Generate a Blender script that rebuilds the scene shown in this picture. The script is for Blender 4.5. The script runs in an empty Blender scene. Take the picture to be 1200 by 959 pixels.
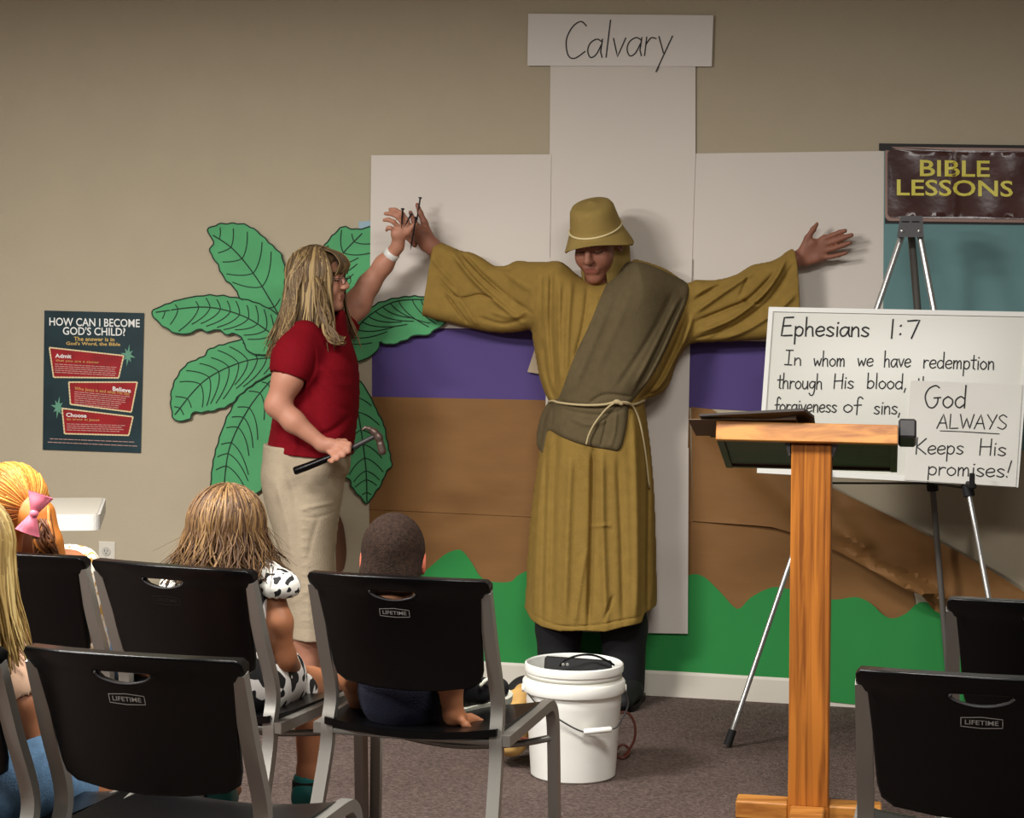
import bpy, math, random
import numpy as np
from mathutils import Vector, Matrix
from mathutils.geometry import delaunay_2d_cdt

random.seed(7)
RNG = np.random.default_rng(7)
SC = bpy.context.scene
COL = SC.collection

# ------------------------------------------------------------------ camera
F, CX, CY, H = 2400.0, 600.0, 320.0, 1.55
ROLL = math.radians(0.57)
CR, SR = math.cos(ROLL), math.sin(ROLL)
cam_d = bpy.data.cameras.new('camera')
cam = bpy.data.objects.new('camera', cam_d)
COL.objects.link(cam)
cam_d.sensor_fit = 'HORIZONTAL'
cam_d.sensor_width = 36
cam_d.lens = F / 1200 * 36
cam_d.shift_y = -(479.5 - CY) / 1200
cam_d.clip_start = 0.05
cam_d.clip_end = 60
cam.matrix_world = Matrix(((CR, -SR, 0, 0), (0, 0, -1, 0), (SR, CR, 0, H), (0, 0, 0, 1)))
SC.camera = cam

# ------------------------------------------------------------------ light
SC.view_settings.view_transform = 'Standard'
SC.view_settings.look = 'None'
SC.view_settings.gamma = 1
SC.view_settings.use_curve_mapping = False
SC.view_settings.exposure = 0.0
world = bpy.data.worlds.new('room_ambient')
SC.world = world
world.use_nodes = True
bgn = world.node_tree.nodes['Background']
bgn.inputs[0].default_value = (1.0, 0.97, 0.92, 1)
bgn.inputs[1].default_value = 0.085
CEIL = 2.78
# ceiling troffers: x, y, power
TROFFERS = [(-1.7, 4.9, 130), (-3.7, 3.2, 300), (0.5, 4.3, 75), (0.6, 1.6, 50)]


def area_light(x, y, power, z):
    d = bpy.data.lights.new('troffer_light', 'AREA')
    d.shape = 'RECTANGLE'
    d.size, d.size_y = 1.1, 0.5
    d.energy = power
    d.color = (1.0, 0.97, 0.93)
    o = bpy.data.objects.new('troffer_light', d)
    COL.objects.link(o)
    o.location = (x, y, z)
    return o


# ------------------------------------------------------------------ helpers: space
T, D0 = -0.238, 7.67           # the wall's plane: Y = D0 + T X
WN = math.sqrt(1 + T * T)
NOUT = Vector((T / WN, -1 / WN, 0))     # out of the wall, into the room
WYAW = math.atan(-T)


def ray(px, py):
    u, v = px - CX, py - CY
    return (u * CR + v * SR) / F, (-u * SR + v * CR) / F


def P(px, py, Y):
    a, b = ray(px, py)
    return Vector((a * Y, Y, H - b * Y))


def W(px, py, off=0.0):
    a, b = ray(px, py)
    Y = (D0 - off * WN) / (1 - T * a)
    return Vector((a * Y, Y, H - b * Y))


def wall_y(x, off=0.0):
    return D0 + T * x - off * WN


def PZ(px, py, z):
    a, b = ray(px, py)
    Y = (H - z) / b
    return Vector((a * Y, Y, z))


# ------------------------------------------------------------------ helpers: materials
def lin(c):
    c = c / 255.0
    return c / 12.92 if c <= 0.04045 else ((c + 0.055) / 1.055) ** 2.4


def rgb(r, g, b):
    return (lin(r), lin(g), lin(b), 1)


MATS = {}


def mat(name, col, rough=0.7, metal=0.0, noise=None, bump=None, spec=0.4, var=0.12, sub=0.0, coords='Object', stretch=(1, 1, 1)):
    """noise=(scale) varies the colour, bump=(scale,strength)"""
    if name in MATS:
        return MATS[name]
    m = bpy.data.materials.new(name)
    m.use_nodes = True
    nt = m.node_tree
    b = nt.nodes['Principled BSDF']
    b.inputs['Roughness'].default_value = rough
    b.inputs['Metallic'].default_value = metal
    b.inputs['Specular IOR Level'].default_value = spec
    c = rgb(*col)
    b.inputs['Base Color'].default_value = c
    if sub:
        b.inputs['Subsurface Weight'].default_value = sub
        b.inputs['Subsurface Radius'].default_value = (0.012, 0.005, 0.003)
    tc = None
    if noise or bump:
        tc = nt.nodes.new('ShaderNodeTexCoord')
        mp = nt.nodes.new('ShaderNodeMapping')
        mp.inputs['Scale'].default_value = stretch
        nt.links.new(tc.outputs[coords], mp.inputs[0])
    if noise:
        n = nt.nodes.new('ShaderNodeTexNoise')
        n.inputs['Scale'].default_value = noise
        n.inputs['Detail'].default_value = 4
        nt.links.new(mp.outputs[0], n.inputs['Vector'])
        r = nt.nodes.new('ShaderNodeValToRGB')
        r.color_ramp.elements[0].position = 0.3
        r.color_ramp.elements[1].position = 0.7
        r.color_ramp.elements[0].color = tuple(x * (1 - var) for x in c[:3]) + (1,)
        r.color_ramp.elements[1].color = tuple(min(1, x * (1 + var)) for x in c[:3]) + (1,)
        nt.links.new(n.outputs['Fac'], r.inputs[0])
        nt.links.new(r.outputs[0], b.inputs['Base Color'])
    if bump:
        n2 = nt.nodes.new('ShaderNodeTexNoise')
        n2.inputs['Scale'].default_value = bump[0]
        n2.inputs['Detail'].default_value = 3
        nt.links.new(mp.outputs[0], n2.inputs['Vector'])
        bp = nt.nodes.new('ShaderNodeBump')
        bp.inputs['Strength'].default_value = bump[1]
        bp.inputs['Distance'].default_value = 0.01
        nt.links.new(n2.outputs['Fac'], bp.inputs['Height'])
        nt.links.new(bp.outputs[0], b.inputs['Normal'])
    MATS[name] = m
    return m


def wood(name, col, dark, scale=1.0):
    m = bpy.data.materials.new(name)
    m.use_nodes = True
    nt = m.node_tree
    b = nt.nodes['Principled BSDF']
    b.inputs['Roughness'].default_value = 0.42
    tc = nt.nodes.new('ShaderNodeTexCoord')
    mp = nt.nodes.new('ShaderNodeMapping')
    mp.inputs['Scale'].default_value = scale if isinstance(scale, tuple) else (scale, scale, scale)
    nt.links.new(tc.outputs['Object'], mp.inputs[0])
    w = nt.nodes.new('ShaderNodeTexNoise')
    w.inputs['Scale'].default_value = 1.0
    w.inputs['Detail'].default_value = 5
    w.inputs['Distortion'].default_value = 0.6
    nt.links.new(mp.outputs[0], w.inputs['Vector'])
    r = nt.nodes.new('ShaderNodeValToRGB')
    e = r.color_ramp.elements
    e[0].position, e[1].position = 0.36, 0.58
    e[0].color, e[1].color = rgb(*dark), rgb(*col)
    nt.links.new(w.outputs['Fac'], r.inputs[0])
    nt.links.new(r.outputs[0], b.inputs['Base Color'])
    MATS[name] = m
    return m


def spotted(name, base, spot, scale, thr, coords='Object', rough=0.8):
    m = bpy.data.materials.new(name)
    m.use_nodes = True
    nt = m.node_tree
    b = nt.nodes['Principled BSDF']
    b.inputs['Roughness'].default_value = rough
    tc = nt.nodes.new('ShaderNodeTexCoord')
    n = nt.nodes.new('ShaderNodeTexNoise')
    n.inputs['Scale'].default_value = scale
    n.inputs['Detail'].default_value = 0.5
    nt.links.new(tc.outputs[coords], n.inputs['Vector'])
    r = nt.nodes.new('ShaderNodeValToRGB')
    e = r.color_ramp.elements
    e[0].position, e[1].position = thr, thr + 0.015
    e[0].color, e[1].color = rgb(*base), rgb(*spot)
    nt.links.new(n.outputs['Fac'], r.inputs[0])
    nt.links.new(r.outputs[0], b.inputs['Base Color'])
    MATS[name] = m
    return m


# ------------------------------------------------------------------ helpers: objects
def thing(name, label, cat, base, group=None):
    o = bpy.data.objects.new(name, None)
    COL.objects.link(o)
    o.empty_display_size = 0.1
    o.location = base
    o['label'] = label
    o['category'] = cat
    if group:
        o['group'] = group
    return o


def tag(o, label, cat, group=None):
    o['label'] = label
    o['category'] = cat
    if group:
        o['group'] = group
    return o


def wbase(o):
    v = Vector((0, 0, 0))
    while o is not None:
        v = v + o.location
        o = o.parent
    return v


def link_mesh(name, verts, faces, mats, mi=None, parent=None, smooth=True, base=None, sharp=None):
    """verts in world coordinates; parent un-rotated"""
    verts = np.asarray(verts, dtype=np.float64).reshape(-1, 3)
    b = wbase(parent) if parent is not None else (Vector(base) if base is not None else Vector((verts[:, 0].mean(), verts[:, 1].mean(), verts[:, 2].min())))
    me = bpy.data.meshes.new(name)
    me.from_pydata((verts - np.array(b)).tolist(), [], faces if isinstance(faces, list) else faces.tolist())
    for m in mats:
        me.materials.append(m)
    if mi is not None:
        me.polygons.foreach_set('material_index', np.asarray(mi, dtype=np.int32))
    me.polygons.foreach_set('use_smooth', np.full(len(me.polygons), bool(smooth)))
    me.update()
    if smooth and sharp:
        me.set_sharp_from_angle(angle=math.radians(sharp))
    o = bpy.data.objects.new(name, me)
    COL.objects.link(o)
    if parent is not None:
        o.parent = parent
    else:
        o.location = b
    return o


def smooth_line(pts, n=6):
    pts = [Vector(p) for p in pts]
    if len(pts) < 3:
        return pts
    out = []
    q = [pts[0] * 2 - pts[1]] + pts + [pts[-1] * 2 - pts[-2]]
    for i in range(1, len(q) - 2):
        p0, p1, p2, p3 = q[i - 1], q[i], q[i + 1], q[i + 2]
        for k in range(n):
            t = k / n
            out.append(0.5 * ((2 * p1) + (p2 - p0) * t + (2 * p0 - 5 * p1 + 4 * p2 - p3) * t * t + (3 * p1 - p0 - 3 * p2 + p3) * t ** 3))
    out.append(pts[-1])
    return out


def smooth2(pts, n=5, closed=False):
    """Catmull-Rom in 2D"""
    pts = [np.array(p, float) for p in pts]
    N = len(pts)
    if N < 3:
        return [tuple(p) for p in pts]
    out = []
    rng = range(N) if closed else range(N - 1)
    for i in rng:
        g = (lambda j: pts[j % N]) if closed else (lambda j: pts[max(0, min(N - 1, j))])
        p0, p1, p2, p3 = g(i - 1), g(i), g(i + 1), g(i + 2)
        for k in range(n):
            t = k / n
            out.append(tuple(0.5 * ((2 * p1) + (p2 - p0) * t + (2 * p0 - 5 * p1 + 4 * p2 - p3) * t * t + (3 * p1 - p0 - 3 * p2 + p3) * t ** 3)))
    if not closed:
        out.append(tuple(pts[-1]))
    return out


def in_poly(x, y, poly):
    p = np.asarray(poly, float)
    x1, y1 = p[:, 0], p[:, 1]
    x2, y2 = np.roll(x1, -1), np.roll(y1, -1)
    x = np.asarray(x, float)[..., None]
    y = np.asarray(y, float)[..., None]
    cond = (y1 > y) != (y2 > y)
    with np.errstate(divide='ignore', invalid='ignore'):
        xi = (x2 - x1) * (y - y1) / (y2 - y1) + x1
    return (np.sum(cond & (x < xi), axis=-1) % 2) == 1


def seg_dist(x, y, pts, closed=False):
    p = np.asarray(pts, float)
    q = np.roll(p, -1, axis=0) if closed else p[1:]
    p = p if closed else p[:-1]
    best = None
    for (ax, ay), (bx, by) in zip(p, q):
        dx, dy = bx - ax, by - ay
        L = dx * dx + dy * dy + 1e-12
        t = np.clip(((x - ax) * dx + (y - ay) * dy) / L, 0, 1)
        d = (x - ax - t * dx) ** 2 + (y - ay - t * dy) ** 2
        best = d if best is None else np.minimum(best, d)
    return np.sqrt(best)


class MB:
    """collects shapes into one mesh, world coordinates unless a matrix is set"""

    def __init__(s, mx=None):
        s.v, s.f, s.mi, s.mx = [], [], [], mx

    def add(s, verts, faces, mi=0):
        n = len(s.v)
        if s.mx is not None:
            verts = [s.mx @ Vector(v) for v in verts]
        s.v += [tuple(v) for v in verts]
        s.f += [tuple(i + n for i in f) for f in faces]
        s.mi += [mi] * len(faces)
        return s

    def box(s, c, size, mx=None, bev=0.0, mi=0):
        hx, hy, hz = size[0] / 2, size[1] / 2, size[2] / 2
        if bev <= 0:
            vs = [Vector((x, y, z)) for z in (-hz, hz) for x, y in ((-hx, -hy), (hx, -hy), (hx, hy), (-hx, hy))]
            fs = [(3, 2, 1, 0), (4, 5, 6, 7), (0, 1, 5, 4), (1, 2, 6, 5), (2, 3, 7, 6), (3, 0, 4, 7)]
        else:
            vs, fs, b = [], [], bev
            idx = {}
            for sx in (-1, 1):
                for sy in (-1, 1):
                    for sz in (-1, 1):
                        for ax in range(3):
                            p = [sx * (hx - b), sy * (hy - b), sz * (hz - b)]
                            p[ax] += (sx, sy, sz)[ax] * b
                            idx[(sx, sy, sz, ax)] = len(vs)
                            vs.append(Vector(p))
            def q(*k):
                fs.append(tuple(idx[i] for i in k))
            for sg in (-1, 1):
                o = [(-1, -1), (1, -1), (1, 1), (-1, 1)]
                q(*[(sg, a, c2, 0) for a, c2 in (o if sg > 0 else o[::-1])])
                q(*[(c2, sg, a, 1) for a, c2 in (o if sg > 0 else o[::-1])])
                q(*[(a, c2, sg, 2) for a, c2 in (o if sg > 0 else o[::-1])])
            for a in (-1, 1):
                for c2 in (-1, 1):
                    q((a, c2, -1, 0), (a, c2, 1, 0), (a, c2, 1, 1), (a, c2, -1, 1))
                    q((a, -1, c2, 0), (a, 1, c2, 0), (a, 1, c2, 2), (a, -1, c2, 2))
                    q((-1, a, c2, 1), (1, a, c2, 1), (1, a, c2, 2), (-1, a, c2, 2))
                    for d in (-1, 1):
                        q((a, c2, d, 0), (a, c2, d, 1), (a, c2, d, 2)) if True else None
        c = Vector(c)
        vs = [(mx @ v if mx is not None else v) + c for v in vs]
        # duplicates of corner triangles are harmless but avoid them
        seen, ff = set(), []
        for f in fs:
            k = tuple(sorted(f))
            if k not in seen:
                seen.add(k)
                ff.append(f)
        return s.add(vs, ff, mi)

    def tube(s, pts, r, sides=10, mi=0, flat=1.0, up=None, caps=True):
        pts = [Vector(p) for p in pts]
        n = len(pts)
        rs = r if isinstance(r, (list, tuple)) else [r] * n
        tang = []
        for i in range(n):
            t = pts[min(i + 1, n - 1)] - pts[max(i - 1, 0)]
            tang.append(t.normalized() if t.length > 1e-9 else Vector((0, 0, 1)))
        u = Vector(up) if up is not None else (Vector((0, 0, 1)) if abs(tang[0].z) < 0.9 else Vector((1, 0, 0)))
        vs, fs = [], []
        for i in range(n):
            u = (u - tang[i] * u.dot(tang[i]))
            if u.length < 1e-6:
                u = tang[i].orthogonal()
            u.normalize()
            w = tang[i].cross(u)
            for k in range(sides):
                a = 2 * math.pi * (k + 0.5) / sides
                vs.append(pts[i] + (u * math.cos(a) * flat + w * math.sin(a)) * rs[i])
        for i in range(n - 1):
            for k in range(sides):
                k2 = (k + 1) % sides
                fs.append((i * sides + k, i * sides + k2, (i + 1) * sides + k2, (i + 1) * sides + k))
        if caps:
            fs.append(tuple(range(sides))[::-1])
            fs.append(tuple((n - 1) * sides + k for k in range(sides)))
        return s.add(vs, fs, mi)

    def lathe(s, prof, c=(0, 0, 0), seg=48, rot=None, mi=0, closed=False):
        c = Vector(c)
        vs, fs = [], []
        for r, z in prof:
            for k in range(seg):
                a = 2 * math.pi * k / seg
                v = Vector((r * math.cos(a), r * math.sin(a), z))
                vs.append((rot @ v if rot is not None else v) + c)
        for i in range(len(prof) - 1):
            for k in range(seg):
                k2 = (k + 1) % seg
                fs.append((i * seg + k, i * seg + k2, (i + 1) * seg + k2, (i + 1) * seg + k))
        return s.add(vs, fs, mi)

    def slab(s, outline, front, back, spacing, holes=(), mi=0, extra=()):
        """2D outline -> triangles; front(x,y), back(x,y) give 3D points of both faces"""
        o = [tuple(map(float, p)) for p in outline]
        pts, edges = [], []

        def loop(l):
            i0 = len(pts)
            pts.extend(Vector(p) for p in l)
            for i in range(len(l)):
                edges.append((i0 + i, i0 + (i + 1) % len(l)))
        loop(o)
        for h in holes:
            loop([tuple(map(float, p)) for p in h])
        xs = [p[0] for p in o]
        ys = [p[1] for p in o]
        gx = np.arange(min(xs) + spacing * .5, max(xs), spacing)
        gy = np.arange(min(ys) + spacing * .5, max(ys), spacing)
        if len(gx) and len(gy):
            X, Y = np.meshgrid(gx, gy)
            X[1::2] += spacing * .5
            X, Y = X.ravel(), Y.ravel()
            ok = in_poly(X, Y, o) & (seg_dist(X, Y, o, True) > spacing * .35)
            for h in holes:
                ok &= ~in_poly(X, Y, h) & (seg_dist(X, Y, h, True) > spacing * .35)
            pts.extend(Vector((a, b)) for a, b in zip(X[ok], Y[ok]))
        r = delaunay_2d_cdt(pts, edges, [], 0, 1e-7)
        V, FF = r[0], r[2]
        cx = np.array([sum(V[i].x for i in f) / len(f) for f in FF])
        cy = np.array([sum(V[i].y for i in f) / len(f) for f in FF])
        ok = in_poly(cx, cy, o)
        for h in holes:
            ok &= ~in_poly(cx, cy, h)
        FF = [tuple(f) for f, k in zip(FF, ok) if k]
        n = len(V)
        vs = [front(v.x, v.y) for v in V] + [back(v.x, v.y) for v in V]
        cnt = {}
        for f in FF:
            for i in range(3):
                e = (f[i], f[(i + 1) % 3])
                cnt[e] = 1
        fs = list(FF) + [tuple(i + n for i in f[::-1]) for f in FF]
        for (a, b) in cnt:
            if (b, a) not in cnt:
                fs.append((b, a, a + n, b + n))
        return s.add(vs, fs, mi)

    def build(s, name, mats, parent=None, smooth=False, sharp=None, base=None):
        if not isinstance(mats, (list, tuple)):
            mats = [mats]
        return link_mesh(name, s.v, s.f, mats, s.mi, parent, smooth, base, sharp)


def rotz(a):
    return Matrix.Rotation(a, 3, 'Z')


def yawmx(yaw, origin):
    """local x right, y forward (yaw turns forward to image right), z up"""
    m = Matrix.Rotation(-yaw, 4, 'Z')
    m.translation = Vector(origin)
    return m


# ------------------------------------------------------------------ helpers: soft bodies (implicit surface, one continuous mesh)
def smin(a, b, k):
    if k <= 0:
        return np.minimum(a, b)
    h = np.maximum(k - np.abs(a - b), 0) / k
    return np.minimum(a, b) - h * h * k * 0.25


class Body:
    def __init__(s):
        s.ops = []

    def cap(s, a, b, ra, rb=None, k=0.02, op='+'):
        a, b = np.array(a, float), np.array(b, float)
        rb = ra if rb is None else rb
        R = max(ra, rb)
        def f(x, y, z):
            d = b - a
            L = float(d @ d) + 1e-12
            t = np.clip(((x - a[0]) * d[0] + (y - a[1]) * d[1] + (z - a[2]) * d[2]) / L, 0, 1)
            return np.sqrt((x - a[0] - t * d[0]) ** 2 + (y - a[1] - t * d[1]) ** 2 + (z - a[2] - t * d[2]) ** 2) - (ra + (rb - ra) * t)
        s.ops.append((f, np.minimum(a, b) - R, np.maximum(a, b) + R, k, op))
        return s

    def chain(s, pts, rs, k=0.012):
        for i in range(len(pts) - 1):
            s.cap(pts[i], pts[i + 1], rs[i], rs[i + 1], k)
        return s

    def ell(s, c, r, M=None, k=0.02, op='+'):
        c, r = np.array(c, float), np.array(r, float)
        A = np.array(M, float) if M is not None else np.eye(3)     # columns = axes in world
        R = np.sqrt(((A * r) ** 2).sum(axis=1))
        def f(x, y, z):
            p = [(x - c[0]) * A[0, i] + (y - c[1]) * A[1, i] + (z - c[2]) * A[2, i] for i in range(3)]
            k0 = np.sqrt(sum((p[i] / r[i]) ** 2 for i in range(3)))
            k1 = np.sqrt(sum((p[i] / r[i] ** 2) ** 2 for i in range(3))) + 1e-9
            return k0 * (k0 - 1) / k1
        s.ops.append((f, c - R, c + R, k, op))
        return s

    def fn(s, f, lo, hi, k=0.02, op='+'):
        s.ops.append((f, np.array(lo, float), np.array(hi, float), k, op))
        return s

    def cut_line(s, pts, side, lo, hi, k=.003):
        """cut away everything beyond a polyline in the XZ plane; side=-1 below / left, +1 above / right"""
        p = np.array([(q.x, q.z) for q in pts])
        if abs(p[-1, 0] - p[0, 0]) > abs(p[-1, 1] - p[0, 1]):
            i = np.argsort(p[:, 0])
            fx, fz = p[i, 0], p[i, 1]
            return s.fn(lambda x, y, z: -side * (z - np.interp(x, fx, fz)) + 0 * y, lo, hi, k, '-')
        i = np.argsort(p[:, 1])
        fx, fz = p[i, 0], p[i, 1]
        return s.fn(lambda x, y, z: -side * (x - np.interp(z, fz, fx)) + 0 * y, lo, hi, k, '-')

    def mesh(s, v=0.0045):
        pos = [o for o in s.ops if o[4] == '+']
        lo = np.min([o[1] for o in pos], axis=0) - 3 * v
        hi = np.max([o[2] for o in pos], axis=0) + 3 * v
        n = np.ceil((hi - lo) / v).astype(int) + 1
        g = np.full(n, 0.05, np.float32)
        ax = [lo[i] + v * np.arange(n[i]) for i in range(3)]
        for f, l, h, k, op in s.ops:
            pad = k + 0.012
            i0 = np.clip(np.floor((l - pad - lo) / v).astype(int), 0, n)
            i1 = np.clip(np.ceil((h + pad - lo) / v).astype(int) + 1, 0, n)
            if np.any(i1 <= i0):
                continue
            sl = tuple(slice(a, b) for a, b in zip(i0, i1))
            d = f(ax[0][sl[0]][:, None, None], ax[1][sl[1]][None, :, None], ax[2][sl[2]][None, None, :]).astype(np.float32)
            if op == '+':
                g[sl] = smin(g[sl], d, k)
            else:
                g[sl] = -smin(-g[sl], d, k)
        return nets(g, lo, v)


def nets(g, lo, v):
    ins = g < 0
    n = g.shape
    c = np.zeros(tuple(k - 1 for k in n), np.uint8)
    for dx in (0, 1):
        for dy in (0, 1):
            for dz in (0, 1):
                c += ins[dx:n[0] - 1 + dx, dy:n[1] - 1 + dy, dz:n[2] - 1 + dz]
    act = (c > 0) & (c < 8)
    I = np.argwhere(act)
    idx = np.full(act.shape, -1, np.int64)
    idx[act] = np.arange(len(I))
    acc = np.zeros((len(I), 3))
    cnt = np.zeros(len(I))
    corners = [(0, 0, 0), (1, 0, 0), (0, 1, 0), (1, 1, 0), (0, 0, 1), (1, 0, 1), (0, 1, 1), (1, 1, 1)]
    vals = {k: g[I[:, 0] + k[0], I[:, 1] + k[1], I[:, 2] + k[2]].astype(float) for k in corners}
    for a in corners:
        for axis in range(3):
            if a[axis] == 0:
                b = list(a)
                b[axis] = 1
                b = tuple(b)
                va, vb = vals[a], vals[b]
                cr = (va < 0) != (vb < 0)
                t = np.where(cr, va / np.where(cr, va - vb, 1), 0)
                p = np.array(a, float)[None, :].repeat(len(I), 0)
                p[:, axis] = t
                acc[cr] += p[cr]
                cnt[cr] += 1
    V = (I + acc / np.maximum(cnt, 1)[:, None]) * v + lo
    faces = []
    for axis in range(3):
        o1, o2 = [(1, 2), (2, 0), (0, 1)][axis]
        sl0 = [slice(None)] * 3
        sl1 = [slice(None)] * 3
        sl0[axis] = slice(0, n[axis] - 1)
        sl1[axis] = slice(1, n[axis])
        a, b = ins[tuple(sl0)], ins[tuple(sl1)]
        E = np.argwhere(a != b)
        E = E[(E[:, o1] > 0) & (E[:, o2] > 0) & (E[:, o1] < n[o1] - 1) & (E[:, o2] < n[o2] - 1)]
        flip = a[E[:, 0], E[:, 1], E[:, 2]]
        q = []
        for d1, d2 in ((-1, -1), (0, -1), (0, 0), (-1, 0)):
            k = E.copy()
            k[:, o1] += d1
            k[:, o2] += d2
            q.append(idx[k[:, 0], k[:, 1], k[:, 2]])
        q = np.stack(q, 1)
        q[~flip] = q[~flip][:, ::-1]
        faces.append(q)
    return V, np.concatenate(faces)


def soft(name, body, mats, parent, v=0.0045, paint=None, disp=None, relax=1):
    V, Fq = body.mesh(v)
    for _ in range(relax):
        s = np.zeros_like(V)
        c = np.zeros(len(V))
        for i in range(4):
            a, b = Fq[:, i], Fq[:, (i + 1) % 4]
            np.add.at(s, a, V[b])
            np.add.at(s, b, V[a])
            np.add.at(c, a, 1)
            np.add.at(c, b, 1)
        V = V * 0.5 + 0.5 * s / np.maximum(c, 1)[:, None]
    mi = None
    if paint is not None:
        mi = paint(V[Fq].mean(axis=1))
    if not isinstance(mats, (list, tuple)):
        mats = [mats]
    return link_mesh(name, V, Fq, mats, mi, parent, True)


class Relief:
    """an outline (pixels on a plane) with real thickness, swelling from its rim; strokes are cloth folds"""

    def __init__(s, outline_px, plane, Rr, Tf, Tb=None, strokes=(), smooth=3, res=0.004):
        # plane(px,py)->Vector world ; s.ymid(x,z)-> mid depth
        o = smooth2(outline_px, smooth, True) if smooth > 1 else outline_px
        P3 = [plane(*p) for p in o]
        s.poly = np.array([(p.x, p.z) for p in P3])
        s.R, s.Tf, s.Tb = Rr, Tf, Tb if Tb is not None else Tf
        pad = 0.06
        s.x0, s.z0 = s.poly.min(axis=0) - pad
        x1, z1 = s.poly.max(axis=0) + pad
        s.res = res
        gx = np.arange(s.x0, x1, res)
        gz = np.arange(s.z0, z1, res)
        X, Z = np.meshgrid(gx, gz, indexing='ij')
        d = seg_dist(X, Z, s.poly, True)
        s.d = np.where(in_poly(X, Z, s.poly), d, -d)
        s.X, s.Z = X, Z
        rel = np.zeros_like(X)
        for st in strokes:
            pts, wd, amp = st[0], st[1], st[2]
            q = smooth2(pts, 5)
            w3 = [plane(*p) for p in q]
            pl = [(p.x, p.z) for p in w3]
            # taper at the ends
            best = np.full(X.shape, 9.0)
            tt = np.zeros(X.shape)
            for i in range(len(pl) - 1):
                (ax, az), (bx, bz) = pl[i], pl[i + 1]
                dx, dz = bx - ax, bz - az
                L = dx * dx + dz * dz + 1e-12
                t = np.clip(((X - ax) * dx + (Z - az) * dz) / L, 0, 1)
                dd = np.hypot(X - ax - t * dx, Z - az - t * dz)
                m = dd < best
                best = np.where(m, dd, best)
                tt = np.where(m, (i + t) / (len(pl) - 1), tt)
            taper = np.clip(np.minimum(tt, 1 - tt) * 5 + 0.25, 0, 1)
            rel += amp * taper * np.exp(-(best / wd) ** 2)
        s.rel = rel

    def finish(s, ymid, tf=None, tb=None):
        """ymid, tf, tb: arrays or functions of X,Z"""
        X, Z = s.X, s.Z
        s.ym = ymid(X, Z) + 0 * X
        Tf = (tf(X, Z) if callable(tf) else s.Tf) + 0 * X
        Tb = (tb(X, Z) if callable(tb) else s.Tb) + 0 * X
        Rr = (s.R(X, Z) if callable(s.R) else s.R) + 0 * X
        u = np.clip(s.d / Rr, 0, 1)
        s.prof = np.where(s.d > 0, np.sqrt(np.maximum(0, 1 - (1 - u) ** 2)), 0)
        out = s.d <= 0
        s.wf = np.where(out, s.d, s.prof * Tf + s.rel * np.clip(s.d / 0.02, 0, 1))
        s.wb = np.where(out, s.d, s.prof * Tb)
        return s

    def sample(s, A, x, z):
        fx = np.clip((x - s.x0) / s.res, 0, A.shape[0] - 1.001)
        fz = np.clip((z - s.z0) / s.res, 0, A.shape[1] - 1.001)
        i, j = fx.astype(int), fz.astype(int)
        u, w = fx - i, fz - j
        return (A[i, j] * (1 - u) * (1 - w) + A[i + 1, j] * u * (1 - w) + A[i, j + 1] * (1 - u) * w + A[i + 1, j + 1] * u * w)

    def front(s, x, z):
        x, z = np.asarray(x, float), np.asarray(z, float)
        return s.sample(s.ym - s.wf, x, z)

    def field(s):
        def f(x, y, z):
            xx, zz = np.broadcast_arrays(x[:, 0, 0][:, None], z[0, 0, :][None, :])
            yf = s.sample(s.ym - s.wf, xx, zz)[:, None, :]
            yb = s.sample(s.ym + s.wb, xx, zz)[:, None, :]
            return np.maximum(yf - y, y - yb) * 0.75
        lo = (s.poly[:, 0].min(), float((s.ym - s.wf).min()), s.poly[:, 1].min())
        hi = (s.poly[:, 0].max(), float((s.ym + s.wb).max()), s.poly[:, 1].max())
        return f, lo, hi


def head_prims(B, c, f, u, sc=1.0, k=1.0, ears=True, neck=True):
    """c head centre, f facing, u up.  Returns to-local function"""
    f = Vector(f).normalized()
    u = Vector(u)
    u = (u - f * u.dot(f)).normalized()
    r = f.cross(u)
    c = Vector(c)
    def g(x, y, z):
        return c + (r * x - f * y + u * z) * sc
    M = np.array([[r.x, -f.x, u.x], [r.y, -f.y, u.y], [r.z, -f.z, u.z]])
    def E(cc, rr, kk=.02, op='+'):
        B.ell(g(*cc), np.array(rr) * sc, M, kk * sc, op)
    E((0, .012, .025), (.075, .096, .09))
    E((0, -.028, -.045), (.057, .060, .070), .03)
    E((0, -.072, -.098), (.024, .020, .018), .03)
    for q in (-1, 1):
        E((q * .036, -.060, -.028), (.024, .026, .03), .025)
        E((q * .03, -.098, .010), (.016, .014, .011), .014, '-')
        E((q * .03, -.078, .008), (.014, .013, .012), .004)
        B.cap(g(q * .012, -.089, .03), g(q * .045, -.078, .03), .009 * sc, .006 * sc, .012 * sc)
        E((q * .010, -.098, -.026), (.008, .010, .007), .006)
        if ears:
            E((q * .077, .006, -.004), (.009, .020, .031), .006)
            E((q * .083, -.001, -.003), (.006, .010, .017), .006, '-')
    B.cap(g(0, -.086, .018), g(0, -.110, -.020), .008 * sc, .0125 * sc, .012 * sc)
    B.cap(g(-.02, -.086, -.055), g(.02, -.086, -.055), .007 * sc, k=.01 * sc)
    B.cap(g(-.016, -.085, -.066), g(.016, -.085, -.066), .008 * sc, k=.01 * sc)
    B.cap(g(-.023, -.094, -.060), g(.023, -.094, -.060), .0022 * sc, k=.003 * sc, op='-')
    if neck:
        B.cap(g(0, .018, -.05), g(0, .035, -.15), .052 * sc, .056 * sc, .03 * sc)
    Mi = np.array([[r.x, r.y, r.z], [-f.x, -f.y, -f.z], [u.x, u.y, u.z]])
    def local(p):
        return (p - np.array(c)) @ Mi.T / sc
    return g, local


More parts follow.
